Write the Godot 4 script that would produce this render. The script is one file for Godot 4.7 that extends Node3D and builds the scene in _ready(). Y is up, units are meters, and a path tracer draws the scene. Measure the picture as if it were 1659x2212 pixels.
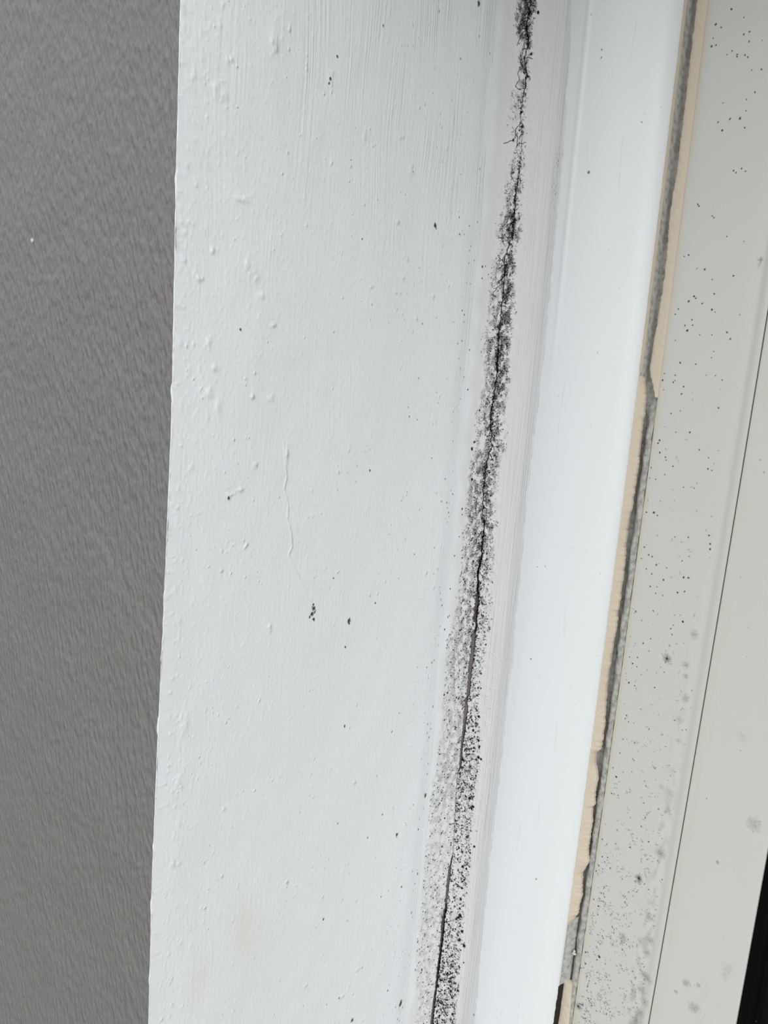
extends Node3D
# A close look at the edge of a window seen from outside: a grey painted house wall, the white painted
# reveal beside the window, a mouldy cracked bead of sealant, a white plastic cover trim, torn old
# cream sealant, and the off-white plastic window frame and sash with spots of mould.
# Lengths in the tables and on the canvases are millimetres; heights above the ground are too.

const CRACK := [[-0.62, 1569.29, 0.29], [-0.11, 1564.37, 0.29], [-0.8, 1556.69, 0.3], [0.52, 1552.43, 0.29], [-0.07, 1551.07, 0.29], [-0.4, 1548.45, 0.29], [0.55, 1543.42, 0.29], [0.29, 1538.84, 0.29], [-0.12, 1535.52, 0.22], [-0.08, 1532.24, 0.22], [-0.03, 1530.27, 0.22], [0.88, 1527.07, 0.14], [1, 1524.43, 0.14], [1.03, 1519.75, 0.14], [0.83, 1514.35, 0.22], [0.45, 1510.79, 0.37], [0.56, 1506.17, 0.29], [0.79, 1502.49, 0.29], [0.64, 1496.96, 0.3], [0.03, 1495.09, 0.3], [-1.08, 1490.94, 0.31], [-1.39, 1489.65, 0.32], [-0.79, 1488.17, 0.31], [-0.65, 1485.52, 0.31], [-1.78, 1483.71, 0.32], [-0.7, 1482.98, 0.31], [-0.59, 1478.89, 0.31], [-0.71, 1476.18, 0.31], [-0.65, 1472.9, 0.31], [-0.72, 1469.45, 0.31], [-0.93, 1466.84, 0.32], [-0.49, 1462.54, 0.31], [-0.61, 1458.6, 0.32], [-0.19, 1455.85, 0.31], [-0.13, 1452.48, 0.31], [-0.58, 1447.87, 0.32], [-0.88, 1442.95, 0.32], [-0.65, 1437.58, 0.32], [0.13, 1434.61, 0.31], [-0.32, 1432.77, 0.32], [0.68, 1431.62, 0.31], [-0.35, 1429.13, 0.32], [-0.72, 1425.61, 0.32], [-0.94, 1423, 0.33], [-0.82, 1419.48, 0.33], [-1.11, 1416.69, 0.33], [-0.54, 1411.13, 0.32], [-0.73, 1408.16, 0.25], [0.41, 1405.7, 0.4], [0.48, 1400.99, 0.48], [0.38, 1397.18, 0.48], [0.69, 1394.02, 0.48], [-0.08, 1389.83, 0.49], [-0, 1386.47, 0.41], [0.48, 1384.87, 0.4], [0.41, 1382.29, 0.48], [0.61, 1380.35, 1.28], [0.61, 1377.1, 1.28], [0.51, 1373.17, 0.97], [1.31, 1369.93, 0.48], [0.71, 1367.93, 0.64], [0.61, 1367.26, 1.13], [0.76, 1362.47, 1.29], [0.6, 1353.45, 1.06], [0.81, 1345.52, 0.81], [0.12, 1343.3, 0.66], [0.57, 1341.26, 0.99], [0.51, 1335.26, 0.83], [0.52, 1330.09, 0.66], [0.33, 1326.97, 0.67], [0.57, 1321.22, 0.67], [0.5, 1318.06, 0.5], [-0.1, 1316.14, 0.17], [0.11, 1307.28, 0.17], [0.67, 1296.53, 0.17], [1.29, 1285.09, 0.2], [0.76, 1280.12, 0.34], [0.69, 1279.2, 0.77], [0.66, 1272.54, 0.86], [0.61, 1267.13, 0.69], [0.68, 1263.38, 0.52], [0.63, 1262.26, 0.95], [0.29, 1257.17, 1.13], [0.54, 1252.03, 0.87], [0.54, 1244.19, 0.79], [0.38, 1237.83, 0.79], [0.42, 1231.21, 0.62], [0.24, 1225.94, 0.71], [0.26, 1216.85, 0.89], [0.3, 1211.07, 0.9]]
const MOULD := [[1568.07, 3.63, 0.9, 2.18, 0.6, 0.8, 0.5], [1560.54, 4.38, 1, 2.04, 0.8, 1, 0.6], [1553.65, 3.45, 1, 1.15, 0.6, 0.9, 0.4], [1550.42, 2.04, 0.4, 0.87, 0.4, 0.3, 0.2], [1546.58, 2.04, 0.9, 1.16, 0.7, 0.7, 0.5], [1542.77, 2.3, 0.5, 1.15, 0.3, 0.3, 0.1], [1538.18, 3.78, 0.4, 1.45, 0.3, 0.35, 0.1], [1532.24, 3.83, 0.25, 1.47, 0.25, 0.1, 0.1], [1525.75, 3.46, 0.22, 1.44, 0.2, 0.1, 0.05], [1521.09, 2.31, 0.3, 1.15, 0.2, 0.1, 0.1], [1517.73, 3.47, 0.4, 1.74, 0.3, 0.25, 0.15], [1512.29, 3.81, 0.5, 1.76, 0.35, 0.3, 0.2], [1506.85, 3.54, 0.5, 1.77, 0.4, 0.3, 0.2], [1502.76, 4.7, 0.9, 2.35, 0.6, 0.7, 0.5], [1496.53, 5.35, 0.9, 2.38, 0.6, 0.8, 0.4], [1494.38, 2.42, 0.3, 2.12, 0.5, 0.1, 0.2], [1490.08, 4.1, 0.4, 3.47, 0.9, 0.3, 0.8], [1484.47, 4.76, 0.35, 3.49, 0.8, 0.2, 0.8], [1477.47, 4.98, 0.5, 3.74, 0.8, 0.3, 0.7], [1470.32, 4.7, 0.55, 3.76, 0.8, 0.35, 0.7], [1463.11, 5.33, 0.7, 3.76, 0.85, 0.6, 0.8], [1457.3, 5.01, 0.6, 3.76, 0.8, 0.5, 0.7], [1452.92, 3.74, 0.7, 4.36, 0.7, 0.5, 0.6], [1445.49, 5.42, 0.6, 4.15, 0.75, 0.3, 0.6], [1438.02, 5.12, 0.6, 4.48, 0.7, 0.3, 0.5], [1430.53, 5.63, 0.55, 4.38, 0.6, 0.3, 0.4], [1424.39, 6.5, 0.7, 4.22, 0.6, 0.6, 0.4], [1416.69, 6.59, 0.65, 3.96, 0.7, 0.4, 0.6], [1410.51, 6.5, 0.7, 3.9, 0.65, 0.5, 0.5], [1402.72, 7.29, 0.7, 3.8, 0.6, 0.5, 0.4], [1394.81, 7.61, 0.7, 4.12, 0.6, 0.4, 0.3], [1386.79, 7.14, 0.7, 4.87, 0.6, 0.4, 0.3], [1378.72, 7.38, 0.65, 5.13, 0.55, 0.4, 0.25], [1370.58, 8.91, 0.7, 4.46, 0.6, 0.6, 0.3], [1362.3, 10.65, 0.75, 4.2, 0.6, 0.7, 0.2], [1353.95, 10.1, 0.7, 3.58, 0.7, 0.6, 0.25], [1345.52, 9.45, 0.75, 3.91, 0.8, 0.6, 0.3], [1336.98, 9.24, 0.7, 4.62, 0.9, 0.7, 0.3], [1328.36, 9.65, 0.65, 5.99, 0.85, 0.6, 0.3], [1319.64, 9.67, 0.7, 6.34, 1, 0.7, 0.5], [1312.61, 10.54, 0.7, 6.46, 1, 0.7, 0.6], [1305.5, 11.89, 0.65, 6.11, 1, 0.5, 0.5], [1296.53, 12.14, 0.45, 6.07, 0.95, 0.3, 0.3], [1287.46, 12.07, 0.55, 6.37, 0.75, 0.35, 0.15], [1278.28, 11.25, 0.5, 6.82, 0.6, 0.3, 0.15], [1269, 10.64, 0.55, 6.87, 0.5, 0.4, 0.15], [1261.5, 11.39, 0.55, 6.91, 0.8, 0.5, 0.25], [1252.03, 10.78, 0.5, 7.3, 0.7, 0.35, 0.2], [1242.46, 10.5, 0.5, 7.35, 1.1, 0.35, 0.35], [1234.72, 8.81, 0.45, 8.1, 1.2, 0.35, 0.4], [1224.95, 7.12, 0.5, 8.19, 1.2, 0.4, 0.4], [1211.07, 7.17, 0.4, 8.6, 1.1, 0.35, 0.4]]
const BLOTS := [[-23.28, 1555.48, 0.87], [-5.87, 1420.34, 0.73], [-11.61, 1449.04, 0.5], [-12.51, 1461.26, 0.39], [-19.22, 1472.4, 0.31], [-17.59, 1471.36, 0.41], [-24.73, 1498.24, 0.29], [-23.82, 1493.64, 0.38], [-9.83, 1486.66, 0.47], [-8.53, 1487, 0.31], [-9.56, 1483.25, 0.38], [-6.95, 1484.73, 0.31], [-35.58, 1493.83, 0.88], [-23.82, 1493.64, 0.3], [-40.77, 1549.56, 0.01], [1.36, 1549.7, 0.64], [2.32, 1561.23, 0.66], [-0.04, 1533.3, 0.66], [-1.94, 1524.96, 0.58], [-7.13, 1441.61, 0.32], [-6.38, 1432.57, 0.64], [-7.13, 1430.31, 0.78], [-9.11, 1410.68, 0.49], [-8.86, 1408.82, 0.36], [-12.27, 1402.35, 0.32], [-9.21, 1401.44, 0.32], [-10.68, 1395.07, 0.38], [-10.41, 1374.66, 0.32], [-11.09, 1374.3, 0.42], [-11.28, 1384.02, 0.48], [-12.26, 1370.2, 0.48], [-16.99, 1360.68, 0.32], [-26.35, 1360.73, 0.23], [-13.41, 1331.28, 0.67], [-14.35, 1311.2, 1.02], [-29.45, 1303.36, 0.84], [-14.46, 1281.62, 0.55], [-13.98, 1265.66, 0.52], [-15.84, 1278.54, 0.38], [-17.23, 1231.55, 1.6], [-20.46, 1232.51, 0.45], [-12.88, 1243.55, 0.7], [6.21, 1261.2, 0.87], [5.8, 1260.11, 0.87], [7.74, 1255.21, 0.87], [7.05, 1251.51, 1.04], [9.06, 1249.97, 1.05], [5.88, 1267.64, 0.77], [5.77, 1272.07, 0.77], [5.85, 1274.69, 0.6], [6.68, 1279.95, 0.6], [5.26, 1280.42, 0.85], [8.74, 1231.17, 0.89], [9.65, 1243.23, 0.42], [16.79, 1226.68, 0.36], [7.68, 1322.65, 0.67], [6.6, 1323.2, 0.67], [5.97, 1329.28, 0.67], [3.84, 1332.63, 0.58], [5.26, 1337.88, 0.82], [8.67, 1289.47, 0.75], [6.1, 1303.66, 0.85], [6.71, 1304.38, 0.68], [5.08, 1307.13, 1.02], [8.88, 1295.68, 0.34]]
const REVEAL_SPECKS := [[-42.22, 1390.27, 0.48], [-42.49, 1389.07, 0.8], [-41.92, 1387.64, 0.8], [-42.73, 1386.08, 0.64], [-41.14, 1386.9, 0.48], [-42.92, 1387.97, 0.48], [-56.92, 1382.8, 0.8], [-57.2, 1381.93, 0.48], [-14.34, 1458.66, 0.4], [-12.78, 1420.73, 0.48], [-56.34, 1375.15, 0.4], [-49.37, 1396.29, 0.32], [-58.39, 1350.64, 0.4], [-61.19, 1425.25, 0.4], [-67.81, 1386.02, 0.32], [-79.67, 1313.93, 0.32], [-73.19, 1308.69, 0.32], [-82.51, 1283.43, 0.29], [-58.31, 1320.04, 0.32], [-55.17, 1289.95, 0.48], [-65.7, 1256.15, 0.35], [-72.95, 1243.4, 0.8], [-100.34, 1232.4, 0.8], [-91.31, 1242.77, 0.4], [-38.24, 1518.11, 0.48], [-37.87, 1516.99, 0.32], [-40.13, 1523.52, 0.4], [-55.34, 1535.73, 0.32], [-46.59, 1502.3, 0.24], [-80.49, 1342.08, 0.32], [-83.46, 1347.38, 0.24], [-52.11, 1484.84, 0.26], [-76.89, 1440.23, 0.29], [-75.93, 1442.86, 0.22], [-49.3, 1263.9, 0.24], [-59.95, 1257.51, 0.26]]
const BUMPS := [[-20.38, 1520.22, 2.1, 4.16], [-20.97, 1519.05, 1.5, 1.92], [-7.45, 1505.14, 2.4, 1.6], [-5.79, 1505.95, 1.2, 1.6], [-38.21, 1518.59, 1.8, 2.56], [-50.89, 1508.67, 1.05, 1.92], [-69.64, 1505.28, 1.5, 2.56], [-64.36, 1512.54, 1.8, 1.28], [-17.08, 1471.7, 1.8, 2.24], [-18.61, 1470.43, 1.5, 1.6], [-15.71, 1472.97, 1.2, 1.6], [-20.04, 1466.59, 1.5, 1.28], [-13.15, 1486.02, 3, 0.96], [-23.85, 1460.63, 1.2, 0.96], [-8.88, 1441.33, 1.2, 2.24], [-7.89, 1449.84, 1.5, 1.12], [-6.52, 1444.29, 1.2, 1.6], [-18.57, 1443.88, 0.75, 0.8], [-23.88, 1443.84, 1.2, 1.12], [-16.32, 1422.46, 0.9, 1.12], [-20.14, 1428.07, 1.05, 1.28], [-12.76, 1421.16, 0.75, 0.96], [2.91, 1476.33, 1.5, 2.88], [2.4, 1473.73, 1.2, 1.6], [3.17, 1415.55, 1.35, 2.24], [-6.41, 1474.33, 0.9, 0.96], [3.65, 1385.1, 0.9, 3.2], [-27.49, 1386.83, 0.9, 1.92], [3.48, 1360.77, 1.2, 2.24], [-3.06, 1367.7, 1.8, 3.84], [-1.68, 1354.3, 1.2, 2.56], [-0.93, 1333.81, 0.9, 1.92], [-30.22, 1430.01, 0.75, 3.84], [-5.85, 1455.11, 0.9, 1.28], [-2.99, 1468.16, 1.5, 0.96], [-39.05, 1310.19, 0.9, 1.12], [-53.83, 1297.89, 0.75, 0.8], [-64.42, 1330.82, 1.2, 0.96], [-73.07, 1261.89, 1.5, 0.96], [-67.22, 1255.86, 1.8, 0.96], [-49.66, 1270.47, 1.2, 0.96], [-84.43, 1314.42, 0.75, 0.8], [-95.5, 1386.19, 0.75, 0.8], [-91.1, 1391.84, 0.75, 0.8], [-86.16, 1523.29, 1.35, 2.88], [-104.08, 1532.26, 0.75, 1.28], [-102.77, 1528.07, 0.75, 1.28], [-69.29, 1477.79, 1.05, 0.64], [-83.29, 1474.7, 0.9, 0.96], [-70.69, 1482.88, 1.2, 0.8], [-56.42, 1473.59, 0.75, 0.64], [-76.68, 1467.52, 0.9, 0.8], [-65.75, 1491.55, 1.05, 0.8]]
const RIDGE := [[-28.93, 1433.42], [-29.73, 1428.31], [-30.57, 1424.85], [-29.85, 1422.01], [-31.37, 1417.85], [-31.3, 1414.35], [-32.85, 1410.06], [-33.38, 1407.02], [-32.29, 1404.75], [-34.75, 1401.41], [-36.61, 1398.08], [-38.87, 1394.25], [-41.99, 1390.94]]
const STAINS := [[-26.56, 1299.03, 6.75, 11.2], [-10.2, 1296.32, 5.25, 9.6], [-23.83, 1304.72, 3.75, 6.4]]
const TEAR_UPPER := [[1562.98, 43.73, 47], [1559.38, 44.2, 47.47], [1549.68, 44.32, 47.35], [1534.33, 44.5, 47.57], [1523.47, 44.61, 47.57], [1515.28, 44.61, 47.72], [1503.89, 44.21, 47.09], [1492.07, 44.67, 47.7], [1482.05, 44.6, 47.8], [1472.68, 44.58, 47.38], [1463.42, 44.66, 47.06], [1458.81, 44.42, 46.97], [1457.19, 45.2, 47.32], [1455.33, 46.02, 48.13], [1452.8, 46.79, 49.03], [1450.52, 47.66, 49.62]]
const TEAR_LOWER := [[1458.65, 44.83], [1455.17, 46.15], [1449.49, 47.18], [1444.64, 46.97], [1439.52, 47.15], [1431.11, 47.17], [1427.58, 47.2], [1422.58, 47.08], [1416.86, 47.16], [1413.86, 46.52], [1402.24, 46.87], [1393.89, 47.23], [1383.47, 46.94], [1380.03, 47.09], [1372.14, 46.76], [1359.68, 46.55], [1348.95, 47.36], [1341.08, 47.62], [1337.86, 47.58], [1336.01, 45.73], [1332.53, 46.36], [1329.46, 47.58], [1324.88, 47.55], [1317.91, 47.78], [1317.13, 47.13], [1312.36, 47.94], [1304.23, 47.73], [1297.44, 48.32], [1293.14, 46.9], [1285.53, 47.76], [1278.3, 47.22], [1275.48, 46.24], [1272.9, 44.17]]
const STUB := [[1251.37, 44.94, 48.5], [1236.62, 44.91, 49.31], [1229.79, 44.97, 49.55]]
const FRAME_DOTS := [[56.94, 1555.08, 0.39], [53.23, 1552.17, 0.46], [54.82, 1551.14, 0.31], [60.52, 1552.25, 0.23], [62.5, 1548.36, 0.39], [61.1, 1548.03, 0.31], [62.73, 1545.93, 0.31], [52.83, 1546.72, 0.5], [54.01, 1546.8, 0.31], [58.55, 1544.41, 0.31], [60.02, 1543.23, 0.39], [60.1, 1542.69, 0.31], [62.1, 1542.72, 0.31], [62.89, 1542.05, 0.31], [57.37, 1543.74, 0.23], [66.86, 1538.28, 0.39], [66.05, 1545.56, 0.19], [64.38, 1538.58, 0.23], [65.98, 1532.8, 0.31], [57.98, 1531.45, 0.28], [64.1, 1531.32, 0.23], [64.33, 1528.47, 0.23], [63.05, 1526.75, 0.46], [60.37, 1526.98, 0.4], [57.29, 1526.62, 0.31], [58.73, 1524.29, 0.43], [64.6, 1524.17, 0.31], [63.23, 1513.42, 0.39], [63.92, 1512.8, 0.31], [65.29, 1513.69, 0.31], [66.38, 1512.86, 0.31], [54.63, 1505.34, 0.31], [55.04, 1504.85, 0.31], [59.11, 1501.87, 0.31], [59.63, 1501.44, 0.31], [53.97, 1491.64, 0.37], [52.68, 1491.35, 0.28], [63.78, 1496.11, 0.25], [68.5, 1494.56, 0.25], [53.01, 1548.76, 0.23], [58.98, 1487.51, 0.43], [56.76, 1487.81, 0.25], [67.04, 1485.56, 0.34], [61.41, 1484.68, 0.25], [62.52, 1480.8, 0.28], [57.02, 1480.17, 0.39], [57.57, 1479.63, 0.34], [55.65, 1478.77, 0.46], [59.55, 1478.15, 0.37], [53.01, 1476.64, 0.34], [52.3, 1475.09, 0.31], [62.48, 1476.46, 0.37], [63.5, 1475.76, 0.23], [57.3, 1473.68, 0.37], [55.53, 1472, 0.31], [57.69, 1472.15, 0.31], [56.38, 1470.64, 0.56], [70.17, 1475.15, 0.22], [67.42, 1470.3, 0.37], [68.58, 1468.53, 0.34], [60.14, 1469.52, 0.23], [63.49, 1469.53, 0.23], [53.34, 1467.76, 0.23], [64.6, 1464.93, 0.28], [64.2, 1463.2, 0.25], [55.56, 1461.42, 0.46], [60.08, 1461.25, 0.31], [51.38, 1458.1, 0.28], [51.13, 1456.18, 0.4], [54.62, 1457.78, 0.25], [54.33, 1455.81, 0.34], [54.77, 1456.26, 0.28], [57.52, 1454.66, 0.31], [57.19, 1452.56, 0.34], [51.7, 1453.36, 0.25], [63.4, 1458.31, 0.25], [67.94, 1457.19, 0.31], [65.99, 1458.27, 0.23], [54.87, 1446.71, 0.28], [57.49, 1447.67, 0.23], [68.05, 1449.38, 0.31], [61.07, 1441.73, 0.4], [57.04, 1441.38, 0.23], [52.54, 1438.53, 0.4], [52.21, 1437.67, 0.31], [53.1, 1434.92, 0.39], [57.53, 1431.35, 0.31], [51.08, 1430.13, 0.28], [54.98, 1433.75, 0.31], [55.28, 1432.96, 0.28], [64.44, 1437.05, 0.31], [67.28, 1435.12, 0.28], [67.56, 1431.92, 0.31], [68.72, 1431.64, 0.25], [52.95, 1426.91, 0.31], [51.05, 1426.97, 0.25], [55.49, 1428.61, 0.25], [61.44, 1425.66, 0.22], [55.23, 1420.56, 0.22], [53.73, 1416.81, 0.53], [51.46, 1416.56, 0.31], [54.87, 1416.1, 0.31], [70.53, 1412.94, 0.37], [71.22, 1410.56, 0.37], [71.38, 1409.03, 0.4], [64.87, 1411.22, 0.28], [61.01, 1410.61, 0.22], [52.24, 1405.82, 0.31], [53.86, 1403.7, 0.31], [51.81, 1402.07, 0.31], [55.02, 1403.41, 0.34], [56.63, 1401.24, 0.31], [55.61, 1398.09, 0.34], [53.73, 1399.28, 0.28], [59.79, 1400.94, 0.25], [64.01, 1403.99, 0.25], [55.69, 1394.17, 0.31], [57.75, 1394.53, 0.25], [65.11, 1399.19, 0.46], [66.52, 1399.38, 0.46], [59.35, 1397.09, 0.37], [57.57, 1392.48, 0.31], [59.89, 1392.25, 0.25], [64.04, 1394.24, 0.4], [66.01, 1395.04, 0.31], [52.31, 1385.36, 0.34], [57.62, 1386.86, 0.25], [66.78, 1385.95, 0.46], [63.58, 1382.89, 0.31], [64.2, 1381.2, 0.31], [58.02, 1378.11, 0.28], [55.89, 1376.06, 0.4], [58.02, 1374.21, 0.31], [52.34, 1370.45, 0.31], [54.8, 1371.12, 0.28], [53.48, 1368.7, 0.34], [55, 1368.12, 0.28], [61.33, 1363.36, 0.34], [56.65, 1366.07, 0.28], [53.17, 1362.29, 0.4], [55.17, 1361.89, 0.31], [53.81, 1351.51, 0.31], [54.76, 1349.71, 0.31], [53.61, 1350.37, 0.25], [53.46, 1338.55, 0.28], [53.37, 1330.32, 0.4], [53.28, 1330.34, 0.4], [52.58, 1324.2, 0.31], [60.94, 1309.08, 0.46], [51.67, 1307.49, 0.4], [66.37, 1313.67, 0.37], [52.48, 1301.53, 0.31], [54.2, 1302.22, 0.31], [51.06, 1295.63, 0.4], [55.59, 1299.01, 0.31], [51.64, 1285.54, 0.31], [53.53, 1284.07, 0.46], [55.11, 1288.25, 0.4], [54.49, 1291.55, 0.31], [53.72, 1280.99, 0.28], [49.98, 1273.21, 0.31], [56.22, 1274.52, 0.31], [51.38, 1265.47, 0.37], [56.27, 1266.69, 0.62], [51.93, 1261.49, 0.37], [50.62, 1258.96, 0.31]]
const FRAME_SMUDGES := [[63.78, 1373.39, 1.82, 0.8], [65.07, 1300.3, 1.65, 0.85], [62.97, 1277.87, 1.82, 0.5], [51.59, 1244.74, 1.65, 0.7], [70.61, 1311.8, 2.15, 0.35], [70.15, 1289.13, 1.49, 0.4], [71.22, 1281.67, 1.82, 0.4], [70.48, 1382.91, 1.49, 0.4], [69.53, 1373.24, 1.49, 0.35], [69.89, 1369.71, 0.99, 0.4], [70.98, 1363.02, 1.32, 0.35], [69.92, 1355.83, 1.49, 0.3], [70.33, 1332.02, 1.98, 0.3], [70.56, 1326.39, 1.32, 0.25], [67.75, 1332.92, 0.99, 0.25], [70.56, 1349.33, 0.99, 0.25], [94.7, 1333.04, 2.48, 0.35], [86.98, 1317.3, 0.66, 0.4], [87.31, 1268.21, 2.31, 0.35], [84.1, 1274.59, 1.49, 0.4], [87.53, 1276.11, 0.83, 0.3], [94.68, 1286.26, 2.31, 0.12], [94.28, 1283.67, 1.98, 0.1], [73.47, 1489.69, 0.83, 0.5], [73.29, 1488.49, 0.66, 0.3], [71.04, 1269.22, 1.65, 0.5], [72.66, 1268.55, 1.65, 0.45], [71.12, 1263.36, 1.98, 0.4], [72.66, 1260.11, 1.98, 0.4], [71.54, 1255.11, 2.31, 0.35], [71.16, 1276.83, 1.32, 0.35], [71.17, 1252.29, 2.31, 0.35], [88.04, 1357.4, 1.98, 0.1], [81.62, 1270.07, 0.66, 0.3]]
const TRIM_SPECKS := [[25.9, 1514.22, 0.56], [25.94, 1547.26, 0.35], [26.05, 1545.16, 0.26], [46.67, 1546.39, 0.32], [47.41, 1525.07, 0.32], [48.21, 1522.83, 0.24], [39.21, 1526.74, 0.26], [21.45, 1557.34, 0.22], [23.02, 1394.75, 0.26], [25.76, 1395.65, 0.24], [24.42, 1364.13, 0.32], [35.16, 1289.38, 0.32], [34.47, 1462.77, 0.16], [29.12, 1234.35, 0.24]]
const BRANCHES := [[[0.37, 1530.72], [-1.29, 1528.51], [-1.53, 1527.08], [-2.33, 1524.76], [-3.86, 1524.07], [-5.42, 1523.48]], [[-1.36, 1526.91], [-0.5, 1526.04], [-0.4, 1523.6]], [[-1.65, 1545.28], [-2.38, 1543.72], [-1.71, 1541.96], [-2.8, 1540.14], [-1.3, 1539.65]], [[-0.35, 1556.64], [-2.16, 1554.9], [-3.56, 1551.27]], [[0.75, 1558.69], [-0.8, 1556.69], [-2.3, 1556.14]], [[-0.46, 1504.82], [-1.49, 1501.2], [-3.13, 1499.53]], [[-1.44, 1500.72], [-0.34, 1500.09], [0.62, 1501.65]], [[-1.18, 1483.07], [-3.13, 1481.16], [-4.3, 1479.69], [-3.92, 1478.82], [-2.82, 1478.37]], [[-0.13, 1495.63], [-0.55, 1495.17], [0.14, 1494.41], [0.7, 1494.88]], [[-1.59, 1517.14], [-1.65, 1514.71], [-0.4, 1513.26]], [[5.23, 1321.97], [3.84, 1321.17], [2.58, 1320.81]], [[0.38, 1318.06], [1.52, 1318.27], [2.53, 1318]], [[0.81, 1318.77], [2.92, 1317.35], [4.3, 1316.52], [5.53, 1315.74]], [[-17.84, 1425.65], [-16.63, 1425.9]], [[-2.51, 1452.16], [-1.16, 1451.96], [-0.13, 1452.48], [0.74, 1451.81]]]

const Y_TOP := 1575.0      # the stretch of wall that is finely textured, millimetres above the ground
const Y_LOW := 1195.0
const Y_END_TOP := 1635.0  # ends of the window opening; the top is lowered to shade the frame
const Y_END_LOW := 1020.0

var noise_a := FastNoiseLite.new()
var noise_b := FastNoiseLite.new()
var noise_c := FastNoiseLite.new()
var rng := RandomNumberGenerator.new()
var used := {}
var base_s := PackedFloat32Array()
var base_p := PackedVector2Array()


# ---------------------------------------------------------------- canvases: colour and relief of a surface
class Canvas:
	var w: int
	var h: int
	var x0: float
	var x1: float
	var top: float
	var low: float
	var kx: float
	var ky: float
	var c := PackedFloat32Array()
	var z := PackedFloat32Array()

	func _init(wide: int, high: int, left: float, right: float, y_top: float, y_low: float):
		w = wide; h = high; x0 = left; x1 = right; top = y_top; low = y_low
		kx = w / (x1 - x0); ky = h / (top - low)
		c.resize(w * h * 3); z.resize(w * h)

	func fill(col: Color) -> void:
		for i in w * h:
			c[i * 3] = col.r; c[i * 3 + 1] = col.g; c[i * 3 + 2] = col.b

	func mix(i: int, col: Color, a: float) -> void:
		var k := i * 3
		c[k] += (col.r - c[k]) * a; c[k + 1] += (col.g - c[k + 1]) * a; c[k + 2] += (col.b - c[k + 2]) * a

	# a spot of colour, its rim uneven when rough > 0
	func blob(x: float, y: float, rx: float, ry: float, turn: float, col: Color, a: float, soft := 0.35, rough := 0.0, noise: FastNoiseLite = null) -> void:
		var reach := maxf(rx, ry) * (1.0 + soft + rough)
		var px := (x - x0) * kx
		var py := (top - y) * ky
		var i0 := maxi(0, int(px - reach * kx)); var i1 := mini(w - 1, int(px + reach * kx) + 1)
		var j0 := maxi(0, int(py - reach * ky)); var j1 := mini(h - 1, int(py + reach * ky) + 1)
		var ct := cos(turn); var sn := sin(turn)
		for j in range(j0, j1 + 1):
			var dy := top - (j + 0.5) / ky - y
			for i in range(i0, i1 + 1):
				var dx := x0 + (i + 0.5) / kx - x
				var u := (dx * ct + dy * sn) / rx
				var v := (dy * ct - dx * sn) / ry
				var d := sqrt(u * u + v * v)
				if rough > 0.0:
					d += rough * noise.get_noise_2d((x + dx) * 3.1, (y + dy) * 3.1)
				var t := clampf((1.0 + soft - d) / (2.0 * soft), 0.0, 1.0)
				if t > 0.0:
					mix(j * w + i, col, a * t * t * (3.0 - 2.0 * t))

	func line(xa: float, ya: float, xb: float, yb: float, r: float, col: Color, a: float) -> void:
		var long := Vector2(xb - xa, yb - ya).length()
		var soft := 0.09
		var i0 := maxi(0, int((minf(xa, xb) - r - soft - x0) * kx)); var i1 := mini(w - 1, int((maxf(xa, xb) + r + soft - x0) * kx) + 1)
		var j0 := maxi(0, int((top - maxf(ya, yb) - r - soft) * ky)); var j1 := mini(h - 1, int((top - minf(ya, yb) + r + soft) * ky) + 1)
		var ux := (xb - xa) / maxf(long, 1e-6); var uy := (yb - ya) / maxf(long, 1e-6)
		for j in range(j0, j1 + 1):
			var dy := top - (j + 0.5) / ky - ya
			for i in range(i0, i1 + 1):
				var dx := x0 + (i + 0.5) / kx - xa
				var t := clampf(dx * ux + dy * uy, 0.0, long)
				var d := Vector2(dx - ux * t, dy - uy * t).length()
				var k := clampf((r + soft - d) / (2.0 * soft), 0.0, 1.0)
				if k > 0.0:
					mix(j * w + i, col, a * k)

	# a rounded swelling (or dent) of the relief
	func bump(x: float, y: float, rx: float, ry: float, turn: float, high: float) -> void:
		var reach := maxf(rx, ry) * 1.9
		var px := (x - x0) * kx
		var py := (top - y) * ky
		var i0 := maxi(0, int(px - reach * kx)); var i1 := mini(w - 1, int(px + reach * kx) + 1)
		var j0 := maxi(0, int(py - reach * ky)); var j1 := mini(h - 1, int(py + reach * ky) + 1)
		var ct := cos(turn); var sn := sin(turn)
		for j in range(j0, j1 + 1):
			var dy := top - (j + 0.5) / ky - y
			for i in range(i0, i1 + 1):
				var dx := x0 + (i + 0.5) / kx - x
				var u := (dx * ct + dy * sn) / rx
				var v := (dy * ct - dx * sn) / ry
				z[j * w + i] += high * exp(-1.3 * (u * u + v * v))

	func colour_picture(part: int, parts: int) -> ImageTexture:
		var rows := h / parts
		var bytes := PackedByteArray()
		bytes.resize(w * rows * 3)
		var from := part * rows * w * 3
		for i in w * rows * 3:
			bytes[i] = int(clampf(c[from + i], 0.0, 1.0) * 255.0 + 0.5)
		return ImageTexture.create_from_image(Image.create_from_data(w, rows, false, Image.FORMAT_RGB8, bytes))

	func relief_picture(part: int, parts: int) -> ImageTexture:
		var rows := h / parts
		return ImageTexture.create_from_image(Image.create_from_data(w, rows, false, Image.FORMAT_RF, z.slice(part * rows * w, (part + 1) * rows * w).to_byte_array()))


# ---------------------------------------------------------------- small helpers
func plain(col: Color, rough: float, spec := 0.5) -> StandardMaterial3D:
	var m := StandardMaterial3D.new()
	m.albedo_color = col; m.roughness = rough; m.metallic_specular = spec
	return m


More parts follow.
